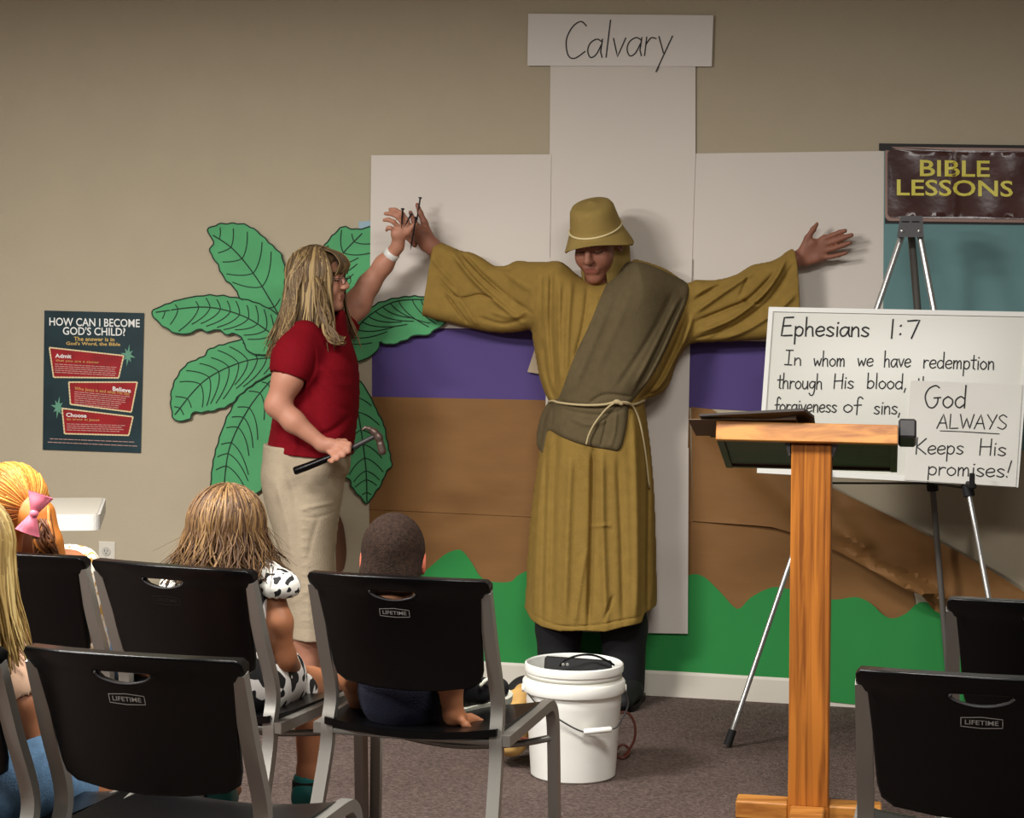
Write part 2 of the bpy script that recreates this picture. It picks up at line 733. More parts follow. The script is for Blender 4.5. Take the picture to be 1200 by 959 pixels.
def face_paint(local):
    """0 skin 1 lips 2 brow/lash"""
    def paint(p):
        q = local(p)
        x, y, z = q[:, 0], q[:, 1], q[:, 2]
        mi = np.zeros(len(p), int)
        mi[((x / .022) ** 2 + ((z + .0605) / .010) ** 2 < 1) & (y < -.075)] = 1
        mi[(np.abs(x) > .012) & (np.abs(x) < .05) & (y < -.07) & (z > .026) & (z < .037)] = 2
        mi[(np.abs(np.abs(x) - .03) < .015) & (y < -.07) & (np.abs(z - .003) < .0032)] = 2
        return mi
    return paint


def locks(c, f, u, rad, n, zend, spread=0.0, face_gap=0.9, r0=0.006, jitter=0.012, start=(0.05, 1.2), lo_theta=1.7, seed=1, sides=5, wave=0.0):
    """hair as tapering locks lying on the skull and hanging down"""
    rg = random.Random(seed)
    f = Vector(f).normalized()
    u = Vector(u)
    u = (u - f * u.dot(f)).normalized()
    r = f.cross(u)
    c = Vector(c)
    m = MB()
    for i in range(n):
        ph = rg.uniform(-math.pi + face_gap, math.pi - face_gap)      # 0 = back of the head
        th0 = rg.uniform(*start)
        g = 1.0 + rg.uniform(0.0, 0.07)
        pts = []
        steps = 6
        tw = rg.uniform(-.25, .25)
        for k in range(steps):
            th = th0 + (lo_theta - th0) * k / (steps - 1)
            p2 = ph + tw * k / steps
            d = (-f) * math.cos(p2) * math.sin(th) * rad[1] + r * math.sin(p2) * math.sin(th) * rad[0] + u * math.cos(th) * rad[2]
            pts.append(c + d * g)
        ze = zend(ph) + rg.uniform(-.03, .03)
        p = pts[-1].copy()
        out = Vector((p.x - c.x, p.y - c.y, 0))
        if out.length > 1e-6:
            out.normalize()
        hang = max(0.0, p.z - ze)
        ns = max(2, int(hang / 0.035))
        wx, wy, wp = rg.uniform(-1, 1), rg.uniform(-1, 1), rg.uniform(0, 6)
        for k in range(1, ns + 1):
            t = k / ns
            q = p + Vector((0, 0, -hang * t)) + out * (spread * t * t)
            q += Vector((wx, wy, 0)) * jitter * t + Vector((math.sin(wp + 7 * t), math.cos(wp + 6 * t), 0)) * wave * t
            pts.append(q)
        rr = r0 * rg.uniform(.6, 1.3)
        N = len(pts)
        rs = [rr * (0.5 + 0.5 * min(1, k / 2)) * (1 - 0.75 * max(0, (k / (N - 1) - .6) / .4)) for k in range(N)]
        m.tube(pts, rs, sides, mi=rg.choice((0, 0, 0, 1, 1, 2)), flat=.6)
    return m


# ------------------------------------------------------------------ helpers: writing
GL = {
 'a': (1.0, ['c', (.8,.85),(.5,1),(.15,.8),(.05,.4),(.25,.02),(.55,.15),(.8,.7)], ['l', (.82,.98),(.8,.3),(.92,0)]),
 'b': (.95, ['l', (.1,2),(.1,0)], ['c', (.1,.7),(.4,1),(.75,.8),(.75,.3),(.4,0),(.1,.2)]),
 'd': (1.0, ['c', (.75,.8),(.45,1),(.1,.7),(.1,.25),(.4,0),(.75,.3)], ['l', (.8,2),(.78,0)]),
 'e': (.95, ['c', (.1,.5),(.5,.53),(.8,.65),(.7,.95),(.4,1),(.1,.7),(.1,.25),(.4,0),(.8,.18)]),
 'f': (.7, ['c', (.75,1.75),(.52,2),(.32,1.7),(.3,.8),(.28,-.3)], ['l', (.02,.9),(.65,.95)]),
 'g': (.95, ['c', (.75,.85),(.45,1),(.1,.7),(.15,.25),(.5,.15),(.75,.6)], ['c', (.8,.98),(.78,0),(.62,-.7),(.3,-.82),(.08,-.55)]),
 'h': (.95, ['l', (.1,2),(.1,0)], ['c', (.1,.6),(.35,1),(.65,.9),(.7,.5),(.75,0)]),
 'i': (.4, ['l', (.18,1),(.18,0)], ['l', (.2,1.4),(.25,1.46)]),
 'l': (.4, ['l', (.15,2),(.15,0)]),
 'm': (1.25, ['l', (.1,1),(.1,0)], ['c', (.1,.6),(.35,1),(.52,.8),(.52,0)], ['c', (.52,.6),(.78,1),(.97,.8),(1.0,0)]),
 'n': (.9, ['l', (.1,1),(.1,0)], ['c', (.1,.6),(.4,1),(.65,.85),(.7,.4),(.72,0)]),
 'o': (.95, ['c', (.42,1),(.1,.72),(.1,.28),(.42,0),(.76,.3),(.76,.72),(.42,1)]),
 'p': (.95, ['l', (.1,1),(.08,-.85)], ['c', (.1,.7),(.4,1),(.75,.75),(.7,.2),(.4,0),(.1,.2)]),
 'r': (.75, ['l', (.1,1),(.1,0)], ['c', (.1,.6),(.35,.95),(.65,.9)]),
 's': (.85, ['c', (.7,.85),(.4,1),(.12,.8),(.4,.5),(.7,.25),(.45,0),(.08,.12)]),
 't': (.7, ['l', (.32,1.7),(.3,.1),(.5,0)], ['l', (0,1.1),(.65,1.15)]),
 'u': (.95, ['c', (.1,1),(.1,.3),(.35,0),(.68,.3),(.74,1)], ['l', (.75,1),(.78,0)]),
 'v': (.85, ['l', (.05,1),(.4,0),(.75,1)]),
 'w': (1.15, ['l', (.05,1),(.25,0),(.52,.8),(.78,0),(1.03,1)]),
 'y': (.9, ['l', (.05,1),(.42,.1)], ['l', (.82,1),(.12,-.9)]),
 'A': (1.3, ['l', (0,0),(.65,2),(1.1,0)], ['l', (.2,.75),(.95,.75)]),
 'C': (1.35, ['c', (1.15,1.75),(.8,2),(.35,1.7),(.1,1),(.3,.2),(.7,0),(1.25,.35)]),
 'E': (1.15, ['l', (1,2),(.17,1.95),(0,0),(.95,.05)], ['l', (.1,1.05),(.8,1.1)]),
 'G': (1.4, ['c', (1.1,1.8),(.8,2),(.3,1.7),(.05,1),(.3,.15),(.7,0),(1,.4),(1.05,.9)], ['l', (1.25,.92),(.75,.88)]),
 'H': (1.15, ['l', (.1,2),(.05,0)], ['l', (1,2),(.95,0)], ['l', (.05,1),(1,1.05)]),
 'I': (.95, ['l', (.42,2),(.38,0)], ['l', (.08,2),(.8,2.03)], ['l', (0,0),(.75,0)]),
 'K': (1.2, ['l', (.1,2),(.08,0)], ['l', (1,1.9),(.1,.9),(1.05,0)]),
 'L': (1.1, ['l', (.1,2),(.08,0),(.95,.05)]),
 'S': (1.1, ['c', (.95,1.7),(.55,2),(.15,1.6),(.5,1.05),(.95,.55),(.6,0),(.05,.25)]),
 'W': (1.6, ['l', (.05,2),(.4,0),(.75,1.5),(1.1,0),(1.5,2)]),
 'Y': (1.15, ['l', (.05,2),(.55,1)], ['l', (1.05,2),(.35,0)]),
 '1': (.6, ['l', (.25,2),(.22,0)]),
 '7': (1.1, ['l', (.05,1.85),(.95,1.95),(.4,0)]),
 ':': (.75, ['l', (.25,1.3),(.3,1.38)], ['l', (.25,.4),(.3,.48)]),
 ',': (.5, ['l', (.2,.1),(.08,-.4)]),
 '!': (.6, ['l', (.45,2),(.2,.6)], ['l', (.1,.1),(.14,.02)]),
}


def ribbon(m, pts2, w, surf, mi=0):
    p = np.array(pts2, float)
    if len(p) < 2:
        return
    t = np.gradient(p, axis=0)
    t /= np.maximum(np.linalg.norm(t, axis=1), 1e-9)[:, None]
    nrm = np.stack([-t[:, 1], t[:, 0]], 1)
    p[0] -= t[0] * w * .4
    p[-1] += t[-1] * w * .4
    A, B = p + nrm * w / 2, p - nrm * w / 2
    vs = [surf(*a) for a in A] + [surf(*b) for b in B]
    n = len(p)
    m.add(vs, [(i, i + 1, n + i + 1, n + i) for i in range(n - 1)], mi)


def handwrite(m, text, x0, y0, x1, y1, xh, w, surf, slant=0.06, mi=0):
    tot = sum(GL[c][0] for c in text)
    sx = (x1 - x0) / (tot - 0.15)
    x = 0.0
    for c in text:
        adv = GL[c][0]
        for st in GL[c][1:]:
            pts = [(p[0], p[1]) for p in st[1:]]
            pts = smooth2(pts, 5) if st[0] == 'c' else pts
            if st[0] == 'l':
                q = []
                for a, b in zip(pts[:-1], pts[1:]):
                    q += [(a[0] + (b[0] - a[0]) * k / 4, a[1] + (b[1] - a[1]) * k / 4) for k in range(4)]
                pts = q + [pts[-1]]
            out = []
            for gx, gy in pts:
                X = x0 + (x + gx) * sx + gy * xh * slant
                base = y0 + (y1 - y0) * (X - x0) / max(1e-6, x1 - x0)
                out.append((X, base - gy * xh))
            ribbon(m, out, w, surf, mi)
        x += adv


def font_mesh(text, bold=0.0, space=1.0):
    cu = bpy.data.curves.new('t', 'FONT')
    cu.body = text
    cu.offset = bold
    cu.space_character = space
    cu.resolution_u = 3
    o = bpy.data.objects.new('t', cu)
    COL.objects.link(o)
    dg = bpy.context.evaluated_depsgraph_get()
    me = bpy.data.meshes.new_from_object(o.evaluated_get(dg))
    vs = np.array([v.co[:2] for v in me.vertices])
    fs = [tuple(p.vertices) for p in me.polygons]
    bpy.data.objects.remove(o)
    bpy.data.curves.remove(cu)
    bpy.data.meshes.remove(me)
    return vs, fs


def print_text(m, text, x0, y0, x1, y1, surf, bold=0.0, space=1.0, slope=0.0, mi=0, shear=0.0):
    """fit the text's box into the pixel box x0,y0 (top left) - x1,y1 (bottom right)"""
    vs, fs = font_mesh(text, bold, space)
    lo, hi = vs.min(axis=0), vs.max(axis=0)
    q = (vs - lo) / (hi - lo)
    out = []
    for a, b in q:
        X = x0 + a * (x1 - x0) + shear * (b - .5) * (y1 - y0)
        out.append(surf(X, y1 - b * (y1 - y0) + slope * (X - x0)))
    m.add(out, fs, mi)

# ------------------------------------------------------------------ materials
M_wall = mat('wall_paint', (180, 168, 144), .85, noise=6, bump=(140, .08), var=.02)
M_white = mat('white_paint', (212, 206, 192), .6)
M_ceil = mat('ceiling_tile', (205, 200, 188), .9, bump=(60, .2))
M_carpet = mat('carpet', (100, 86, 80), .95, noise=95, bump=(120, .9), var=.42, spec=.1)
M_paper = mat('white_paper', (218, 210, 200), .75, noise=3, var=.015, bump=(7, .06))
M_paper2 = mat('white_sign_paper', (226, 220, 212), .75)
M_purple = mat('purple_paper', (80, 64, 122), .8, bump=(5, .1))
M_brown = mat('brown_kraft_paper', (128, 90, 48), .75, noise=5, var=.05, bump=(6, .2), stretch=(1, 1, 3))
M_green = mat('green_paper', (40, 134, 64), .8, noise=4, var=.05, bump=(5, .12))
M_leaf = mat('leaf_paper', (84, 164, 108), .8, noise=7, var=.08, bump=(9, .1))
M_ink = mat('black_marker', (22, 20, 22), .6)
M_leafink = mat('dark_green_marker', (18, 48, 30), .7)
M_black = mat('black_plastic', (5, 5, 6), .30, bump=(260, .04), spec=.22)
M_blackmatte = mat('black_matte', (20, 20, 21), .7)
M_tube = mat('grey_powder_coat', (140, 137, 130), .38, metal=.55)
M_badge = mat('pale_grey_badge', (150, 147, 143), .5)
M_alu = mat('brushed_aluminium', (205, 205, 203), .32, metal=.85)
M_greyplastic = mat('grey_plastic', (96, 96, 98), .5)
M_dark = mat('dark_grey_metal', (62, 60, 60), .45, metal=.3)
M_skin = mat('skin', (182, 128, 104), .55, noise=18, var=.07, sub=.12)
M_skin2 = mat('skin_tanned', (144, 94, 74), .55, noise=18, var=.08, sub=.12)
M_skin3 = mat('skin_child', (162, 106, 72), .55, noise=18, var=.05, sub=.12)
M_lip = mat('lips', (158, 92, 82), .5)
M_lip2 = mat('lips_tanned', (134, 76, 64), .5)
M_brow = mat('brow_hair', (70, 52, 40), .8)
M_robe = mat('mustard_cotton', (142, 115, 57), .9, noise=30, var=.07, bump=(220, .25), spec=.15)
M_shawl = mat('olive_grey_cotton', (98, 86, 62), .92, noise=40, var=.06, bump=(240, .25), spec=.1)
M_hat = mat('olive_felt', (150, 127, 72), .9, noise=30, var=.05, bump=(220, .2), spec=.15)
M_rope = mat('beige_cord', (188, 170, 128), .8)
M_red = mat('red_knit', (116, 5, 20), .85, noise=40, var=.06, bump=(250, .2), spec=.15)
M_khaki = mat('khaki_cotton', (172, 157, 134), .9, noise=25, var=.06, bump=(200, .25), spec=.15)
M_trouser = mat('black_trousers', (24, 24, 27), .85)
M_navy = mat('navy_cotton', (15, 18, 38), .9, bump=(200, .2))
M_denim = mat('denim', (92, 126, 158), .9, noise=60, var=.18, bump=(300, .2))
M_peach = mat('peach_cotton', (240, 198, 166), .9, noise=14, var=.06)
M_bucket = mat('bucket_plastic', (240, 240, 232), .4, noise=9, var=.05)
M_pink = mat('pink_ribbon', (222, 118, 138), .55)
M_oak = wood('oak_post', (190, 116, 42), (130, 72, 22), (52, 52, 1.8))
M_oak_h = wood('oak_edge', (206, 140, 64), (160, 98, 40), (1.6, 34, 34))
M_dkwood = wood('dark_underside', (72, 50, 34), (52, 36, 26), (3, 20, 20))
M_cow = spotted('cow_print', (228, 226, 220), (16, 16, 18), 27, .53)
M_dots = spotted('dotted_print', (228, 226, 216), (16, 16, 18), 60, .565)
M_print = spotted('leafy_print', (228, 220, 204), (186, 140, 66), 46, .6)


def structure(o):
    o['kind'] = 'structure'
    return o


# ------------------------------------------------------------------ room
X0, X1 = -4.6, 3.4
YB = -1.5
m = MB()
m.slab([(X0, YB), (X1, YB), (X1, wall_y(X1)), (X0, wall_y(X0))], lambda x, y: Vector((x, y, 0)), lambda x, y: Vector((x, y, -.1)), 4)
structure(m.build('floor', M_carpet))
m = MB()
a, b = Vector((X0, wall_y(X0), 0)), Vector((X1, wall_y(X1), 0))
o_ = -NOUT * .12
m.add([a, b, b + Vector((0, 0, CEIL)), a + Vector((0, 0, CEIL)), a + o_, b + o_, b + o_ + Vector((0, 0, CEIL)), a + o_ + Vector((0, 0, CEIL))],
      [(0, 1, 2, 3), (5, 4, 7, 6), (4, 0, 3, 7), (1, 5, 6, 2), (3, 2, 6, 7), (4, 5, 1, 0)])
structure(m.build('wall_back', M_wall))
m = MB()
m.slab([(X0, YB), (X1, YB), (X1, wall_y(X1)), (X0, wall_y(X0))], lambda x, y: Vector((x, y, CEIL)), lambda x, y: Vector((x, y, CEIL + .1)), 4)
structure(m.build('ceiling', M_ceil))
# baseboard
m = MB()
prof = [(0.0, .0), (.013, .0), (.013, .082), (.009, .092), (.004, .095), (0.0, .095)]
vs = []
for e in (a, b):
    vs += [e + NOUT * p + Vector((0, 0, z)) for p, z in prof]
n = len(prof)
m.add(vs, [(i, i + 1, n + i + 1, n + i) for i in range(n - 1)] + [tuple(range(n))[::-1], tuple(range(n, 2 * n))])
structure(m.build('baseboard_back', M_white))

# ceiling troffers
M_diff = bpy.data.materials.new('lit_diffuser')
M_diff.use_nodes = True
bb = M_diff.node_tree.nodes['Principled BSDF']
bb.inputs['Base Color'].default_value = (.9, .9, .85, 1)
bb.inputs['Emission Color'].default_value = (1, .9, .75, 1)
bb.inputs['Emission Strength'].default_value = 1.0
for i, (x, y, p) in enumerate(TROFFERS):
    t = thing('ceiling_light', 'recessed white ceiling light panel above the rows of chairs', 'ceiling light', (x, y, CEIL), 'ceiling lights')
    m = MB()
    for sx, sy, lx, ly in ((0, .3, 1.24, .04), (0, -.3, 1.24, .04), (.6, 0, .04, .56), (-.6, 0, .04, .56)):
        m.box((x + sx, y + sy, CEIL - .012), (lx, ly, .024))
    m.build('frame', M_white, t)
    MB().box((x, y, CEIL - .006), (1.16, .56, .008)).build('diffuser', M_diff, t)
    area_light(x, y, p, CEIL - .03)

# ------------------------------------------------------------------ papers on the wall
def wall_surf(off):
    return lambda x, y: W(x, y, off)


def wall_sheet(name, label, cat, outline, off, material, group=None, curl=0.004, spacing=14, thick=.0008, seed=0, lift=None):
    rg = random.Random(seed)
    p1, p2, p3 = rg.uniform(0, 6), rg.uniform(0, 6), rg.uniform(0, 6)
    def wave(x, y):
        w = curl * (.5 + .25 * math.sin(x * .031 + p1) * math.cos(y * .027 + p2) + .25 * math.sin(x * .013 + y * .019 + p3))
        return w + (lift(x, y) if lift else 0)
    m = MB()
    m.slab(outline, lambda x, y: W(x, y, off + wave(x, y) + thick), lambda x, y: W(x, y, off + wave(x, y)), spacing)
    o = m.build(name, material, None, smooth=True, sharp=40)
    if label:
        tag(o, label, cat, group)
    return o


wall_sheet('purple_paper', 'long purple paper band on the wall behind the white paper cross', 'paper', [(436, 379), (640, 383), (1034, 398), (1032, 490), (808, 478), (637, 470), (436, 466)], .001, M_purple, curl=.002)
wall_sheet('brown_paper', 'flat brown kraft paper sheet on the wall under the purple band', 'paper', [(435, 465), (637, 469), (808, 477), (812, 612), (622, 606), (433, 597)], .004, M_brown, curl=.003, seed=3)
wall_sheet('brown_paper', 'lower brown kraft paper strip beside the seated boy, above the green', 'paper', [(433, 594), (622, 602), (812, 609), (812, 700), (433, 700)], .0015, M_brown, curl=.002, seed=4)


def sag_lift(x, y):
    # bulges and rolled folds of the loose sheet
    def ridge(ax, ay, bx, by, w, amp):
        dx, dy = bx - ax, by - ay
        t = max(0, min(1, ((x - ax) * dx + (y - ay) * dy) / (dx * dx + dy * dy)))
        d = math.hypot(x - ax - t * dx, y - ay - t * dy)
        return amp * math.exp(-(d / w) ** 2)
    v = .03 * max(0, min(1, (x - 850) / 120))
    v += ridge(840, 500, 930, 590, 16, .03) + ridge(880, 500, 1010, 640, 13, .022)
    v *= 1.5
    v += ridge(985, 655, 1085, 700, 6, .06) + ridge(960, 610, 1050, 668, 8, .022) + ridge(1020, 660, 1110, 705, 6, .05)
    v += ridge(1000, 590, 1150, 670, 16, .018) - ridge(985, 636, 1090, 682, 6, .016)
    return v


wall_sheet('brown_paper', 'loose crumpled brown paper sheet sagging from the wall behind the easel', 'paper',
           [(810, 477), (835, 480), (860, 502), (925, 544), (985, 577), (1060, 613), (1110, 640), (1160, 668), (1222, 708), (1222, 765), (1150, 744), (1112, 724), (1095, 716), (1080, 698), (1060, 690), (1020, 668), (985, 648), (940, 628), (905, 618), (885, 616), (812, 611)],
           .005, M_brown, curl=.006, spacing=6, seed=5, lift=sag_lift)
wall_sheet('brown_paper', 'lower brown paper strip on the wall behind the lectern post', 'paper', [(810, 604), (905, 611), (960, 630), (1010, 655), (1070, 694), (1078, 735), (1000, 745), (810, 740)], .002, M_brown, curl=.003, seed=6)
ridgeL = smooth2([(433, 694), (470, 690), (500, 668), (520, 651), (533, 645), (542, 646), (553, 660), (563, 676), (577, 682), (598, 682), (606, 675), (618, 669)], 3)
wall_sheet('green_paper', 'green paper hills along the wall between the seated boy and the lectern', 'paper',
           ridgeL + [(700, 672)] + smooth2([(800, 679), (812, 673), (826, 677), (845, 695), (864, 714), (879, 701), (900, 690), (918, 689), (956, 700)], 3) + [(954, 804), (880, 800), (790, 794), (585, 781), (433, 772)], .006, M_green, curl=.004, seed=7)
wall_sheet('green_paper', 'green paper hills hanging over the baseboard right of the lectern post', 'paper',
           smooth2([(948, 698), (978, 703), (1003, 700), (1020, 707), (1034, 720), (1046, 725), (1062, 719), (1078, 706), (1100, 712), (1140, 740)], 3) + [(1140, 828), (1003, 826), (948, 820)], .0155, M_green, curl=.003, seed=8)

# palm: trunk and leaves
M_trunk = mat('brown_trunk_paper', (96, 62, 42), .85)
tr_r = [(398, 560), (400, 585), (397, 600), (402, 614), (405, 632), (406, 650), (403, 667), (398, 672), (404, 690), (406, 715), (402, 735), (399, 760)]
tr_l = [(345, 760), (350, 735), (346, 700), (352, 672), (347, 650), (353, 614), (349, 585), (353, 560)]
wall_sheet('paper_palm_cutout', 'brown paper palm trunk on the wall behind the woman in red', 'paper palm', smooth2(tr_r, 3) + smooth2(tr_l, 3), .002, M_trunk, curl=.004)


def leaf(label, outline, mid, off, nside, seed, side_len=34):
    rg = random.Random(seed)
    o = smooth2(outline, 4, True)
    # scalloped rim
    oo = np.array(o)
    c = oo.mean(axis=0)
    per = np.cumsum(np.r_[0, np.linalg.norm(np.diff(oo, axis=0), axis=1)])
    o2 = []
    for p, s_ in zip(oo, per):
        d = (p - c) / max(1, np.linalg.norm(p - c))
        o2.append(tuple(p + d * 0.8 * math.sin(s_ * .45)))
    midp = smooth2(mid, 8)
    def off_at(x, y):
        d = float(seg_dist(np.array(x), np.array(y), midp))
        return off + .003 + .0003 * min(d, 22) + .002 * math.sin(x * .06 + seed) * math.sin(y * .05)
    m = MB()
    m.slab(o2, lambda x, y: W(x, y, off_at(x, y) + .0008), lambda x, y: W(x, y, off_at(x, y)), 9)
    surf = lambda x, y: W(x, y, off_at(x, y) + .0022)
    ribbon(m, midp, 1.5, surf, 1)
    # rim line
    ribbon(m, o2 + [o2[0]], 1.5, surf, 1)
    n = len(midp)
    for k in range(nside):
        t = (k + .6) / nside
        i = int(t * (n - 2))
        p = np.array(midp[i])
        d = np.array(midp[i + 1]) - p
        d /= np.linalg.norm(d)
        for sgn in (-1, 1):
            nn = np.array([-d[1], d[0]]) * sgn
            L = side_len * rg.uniform(.75, 1.1)
            pts = []
            for j in range(9):
                q = j / 8
                pp = p + (nn * .85 + d * (.25 + .55 * q)) * L * q
                if not in_poly(pp[0], pp[1], o2) or seg_dist(np.array(pp[0]), np.array(pp[1]), o2, True) < 3:
                    break
                pts.append(tuple(pp))
            if len(pts) > 2:
                ribbon(m, pts, 1.2, surf, 1)
    o_ = m.build('paper_leaf', [M_leaf, M_leafink], None, smooth=True, sharp=50)
    return tag(o_, label, 'paper leaf', 'paper palm leaves')


leaf('green paper palm leaf pointing right below the raised arm, over the purple paper', [(402, 395), (422, 371), (444, 355), (474, 348), (496, 348), (516, 354), (526, 368), (522, 379), (509, 387), (500, 393), (487, 393), (474, 399), (457, 404), (445, 401), (444, 408), (435, 417), (422, 423), (411, 420), (403, 408)], [(404, 404), (428, 374), (462, 354), (500, 351)], .016, 11, 1, 44)
leaf('green paper palm leaf with its tip up left of the woman, highest on the left', [(243, 270), (256, 263), (270, 262), (286, 263), (301, 271), (319, 288), (329, 298), (334, 318), (332, 345), (325, 372), (303, 364), (281, 349), (276, 339), (262, 325), (255, 310), (246, 295), (250, 283)], [(326, 368), (300, 325), (274, 293), (250, 276)], .004, 6, 2, 46)
leaf('green paper palm leaf partly covered by the white cross, above the raised arm', [(402, 266), (389, 277), (378, 292), (374, 312), (382, 340), (402, 348), (425, 335), (446, 310), (446, 268), (417, 269)], [(384, 340), (396, 305), (424, 274)], .0005, 5, 3, 30)
leaf('long green paper palm leaf pointing left, its tip nearest the dark poster', [(178, 366), (194, 357), (216, 350), (246, 346), (277, 349), (303, 356), (327, 371), (328, 395), (320, 412), (303, 416), (289, 410), (284, 397), (274, 391), (264, 392), (256, 386), (244, 389), (233, 386), (222, 391), (207, 391), (197, 386), (187, 379)], [(322, 394), (286, 371), (240, 360), (183, 366)], .008, 11, 4, 30)
leaf('green paper palm leaf drooping left with a ragged blunt tip', [(325, 413), (307, 402), (290, 397), (268, 402), (246, 409), (238, 418), (220, 426), (209, 439), (202, 454), (200, 472), (204, 492), (214, 493), (223, 491), (226, 484), (240, 483), (255, 480), (270, 474), (281, 463), (300, 448), (325, 432)], [(324, 419), (285, 424), (240, 446), (205, 486)], .006, 11, 5, 36)
leaf('green paper palm leaf hanging straight down above the girl in the spotted dress', [(326, 430), (314, 437), (295, 450), (281, 463), (266, 489), (255, 520), (249, 546), (248, 575), (262, 580), (285, 581), (306, 574), (314, 530), (326, 500), (336, 470)], [(324, 438), (292, 478), (269, 525), (262, 576)], .004, 10, 6, 36)
leaf('green paper palm leaf hanging down right of the hammer, over the brown paper', [(416, 446), (430, 458), (441, 480), (450, 498), (452, 508), (457, 533), (459, 545), (452, 555), (447, 567), (438, 580), (430, 590), (420, 580), (412, 571), (411, 564), (403, 557), (408, 537), (408, 500)], [(416, 462), (424, 510), (429, 552), (430, 588)], .008, 8, 7, 30)

# the white cross
wall_sheet('cross_paper', 'plain white paper sheet forming the left arm of the cross', 'paper', [(435, 182), (646, 181), (643, 386), (433, 384)], .0095, M_paper, 'white cross sheets', curl=.003, seed=11)
wall_sheet('cross_paper', 'tall white paper sheet forming the top of the cross under the Calvary sign', 'paper', [(645, 74), (815, 75), (815, 180), (811, 308), (643, 305)], .007, M_paper, 'white cross sheets', curl=.002, seed=12)
wall_sheet('cross_paper', 'plain white paper sheet forming the right arm of the cross', 'paper', [(813, 180), (1037, 177), (1035, 402), (808, 399)], .004, M_paper, 'white cross sheets', curl=.003, seed=13)
wall_sheet('cross_paper', 'white paper sheet of the cross post behind the robed man, at chest height', 'paper', [(641, 302), (811, 303), (806, 528), (639, 528)], .014, M_paper, 'white cross sheets', curl=.003, seed=14)
wall_sheet('cross_paper', 'lowest white paper sheet of the cross, behind the skirt of the mustard robe', 'paper', [(640, 524), (807, 525), (806, 743), (637, 740)], .018, M_paper, 'white cross sheets', curl=.004, seed=15)
box_flap = wall_sheet('paper_flap', 'small tan paper flap sticking out beside the robed man over the purple band', 'paper', [(629, 402), (648, 404), (646, 441), (618, 436)], .02, M_paper2, curl=.004)
box_flap.data.materials[0] = mat('tan_flap', (176, 158, 132), .8)
wall_sheet('tape_scrap', 'small pale blue paper scrap at the upper left edge of the cross', 'paper scrap', [(420, 260), (432, 259), (439, 260), (438, 271), (421, 270)], .0025, mat('pale_blue', (150, 178, 190), .7), curl=.001)
cs = wall_sheet('calvary_sign', 'white paper sign with handwritten Calvary above the cross', 'sign', [(619, 16), (836, 18), (834, 78), (618, 77)], .0115, M_paper2, curl=.002, seed=16)
m = MB()
handwrite(m, 'Calvary', 659, 69, 784, 64, 21.5, 1.5, wall_surf(.0148), .12)
m.build('lettering', M_ink, cs)

# ------------------------------------------------------------------ dark poster on the left
M_poster = mat('poster_ground', (26, 48, 54), .4, noise=7, var=.35)
po = wall_sheet('poster', 'dark teal How can I become God\'s child poster on the left wall', 'poster', [(52, 364), (169, 367), (165, 531), (50, 527)], .003, M_poster, curl=.003, seed=21)


def ps(x, y, off=.0072):
    return W(40 + x / 5.05, 350 + y / 5.05, off)


def poly_part(name, polys, off, material, parent, surf):
    m = MB()
    for p in polys:
        m.slab(p, lambda x, y: surf(x, y, off), lambda x, y: surf(x, y, off - .0005), 400)
    return m.build(name, material, parent)


M_pred = mat('poster_red', (150, 18, 26), .45, noise=20, var=.2)
M_pcream = mat('poster_cream', (226, 206, 160), .5)
M_pwhite = mat('poster_white', (235, 235, 230), .5)
M_pyel = mat('poster_yellow', (206, 170, 96), .5)
M_pstar = mat('poster_star', (96, 150, 124), .5)
panels = [[(90, 290), (530, 338), (500, 470), (115, 466)], [(205, 495), (610, 495), (575, 672), (215, 626)], [(165, 650), (585, 700), (560, 810), (180, 800)]]
for pi, pl in enumerate(panels):
    pr = poly_part('red_panel', [pl], .0068, M_pred, po, ps)
    m = MB()
    for a_, b_ in zip(pl, pl[1:] + pl[:1]):
        L = math.dist(a_, b_)
        nd = int(L / 17)
        for k in range(nd):
            t0, t1 = (k + .15) / nd, (k + .7) / nd
            ribbon(m, [(a_[0] + (b_[0] - a_[0]) * t, a_[1] + (b_[1] - a_[1]) * t) for t in (t0, t1)], 8, lambda x, y: ps(x, y, .0073))
    m.build('light_border', M_pcream, pr)
stars = []
for sx, sy in ((556, 336), (142, 644)):
    st = []
    for k in range(16):
        a_ = k / 16 * 2 * math.pi + .2
        r_ = (62 if k % 4 == 0 else 46) if k % 2 == 0 else 22
        st.append((sx + r_ * math.cos(a_) * .72, sy + r_ * math.sin(a_) * 1.1))
    stars.append(st)
for st in stars:
    poly_part('star', [st], .0071, M_pstar, po, ps)
for tx, x0_, y0_, x1_, y1_, bo_, sl_, mm_ in (
        ('HOW CAN I BECOME', 90, 112, 625, 160, .012, .02, M_pwhite), ("GOD'S CHILD?", 170, 166, 540, 214, .012, .02, M_pwhite),
        ('Admit', 125, 326, 220, 350, .02, .05, M_pwhite), ('Believe', 465, 520, 572, 546, .02, .12, M_pwhite), ('Choose', 190, 676, 310, 700, .02, .05, M_pwhite),
        ('The answer is in', 235, 226, 475, 250, .02, .02, M_pyel), ("God's Word, the Bible", 190, 254, 510, 278, .02, .02, M_pyel),
        ('that you are a sinner', 128, 358, 385, 376, 0, .05, M_pyel), ('Who Jesus is and what He did', 240, 522, 562, 546, 0, .1, M_pyel), ('to trust in Jesus', 192, 706, 386, 724, 0, .03, M_pyel)):
    m = MB()
    print_text(m, tx, x0_, y0_, x1_, y1_, ps, bold=bo_, slope=sl_)
    m.build('lettering', mm_, po)
m = MB()
rg = random.Random(3)
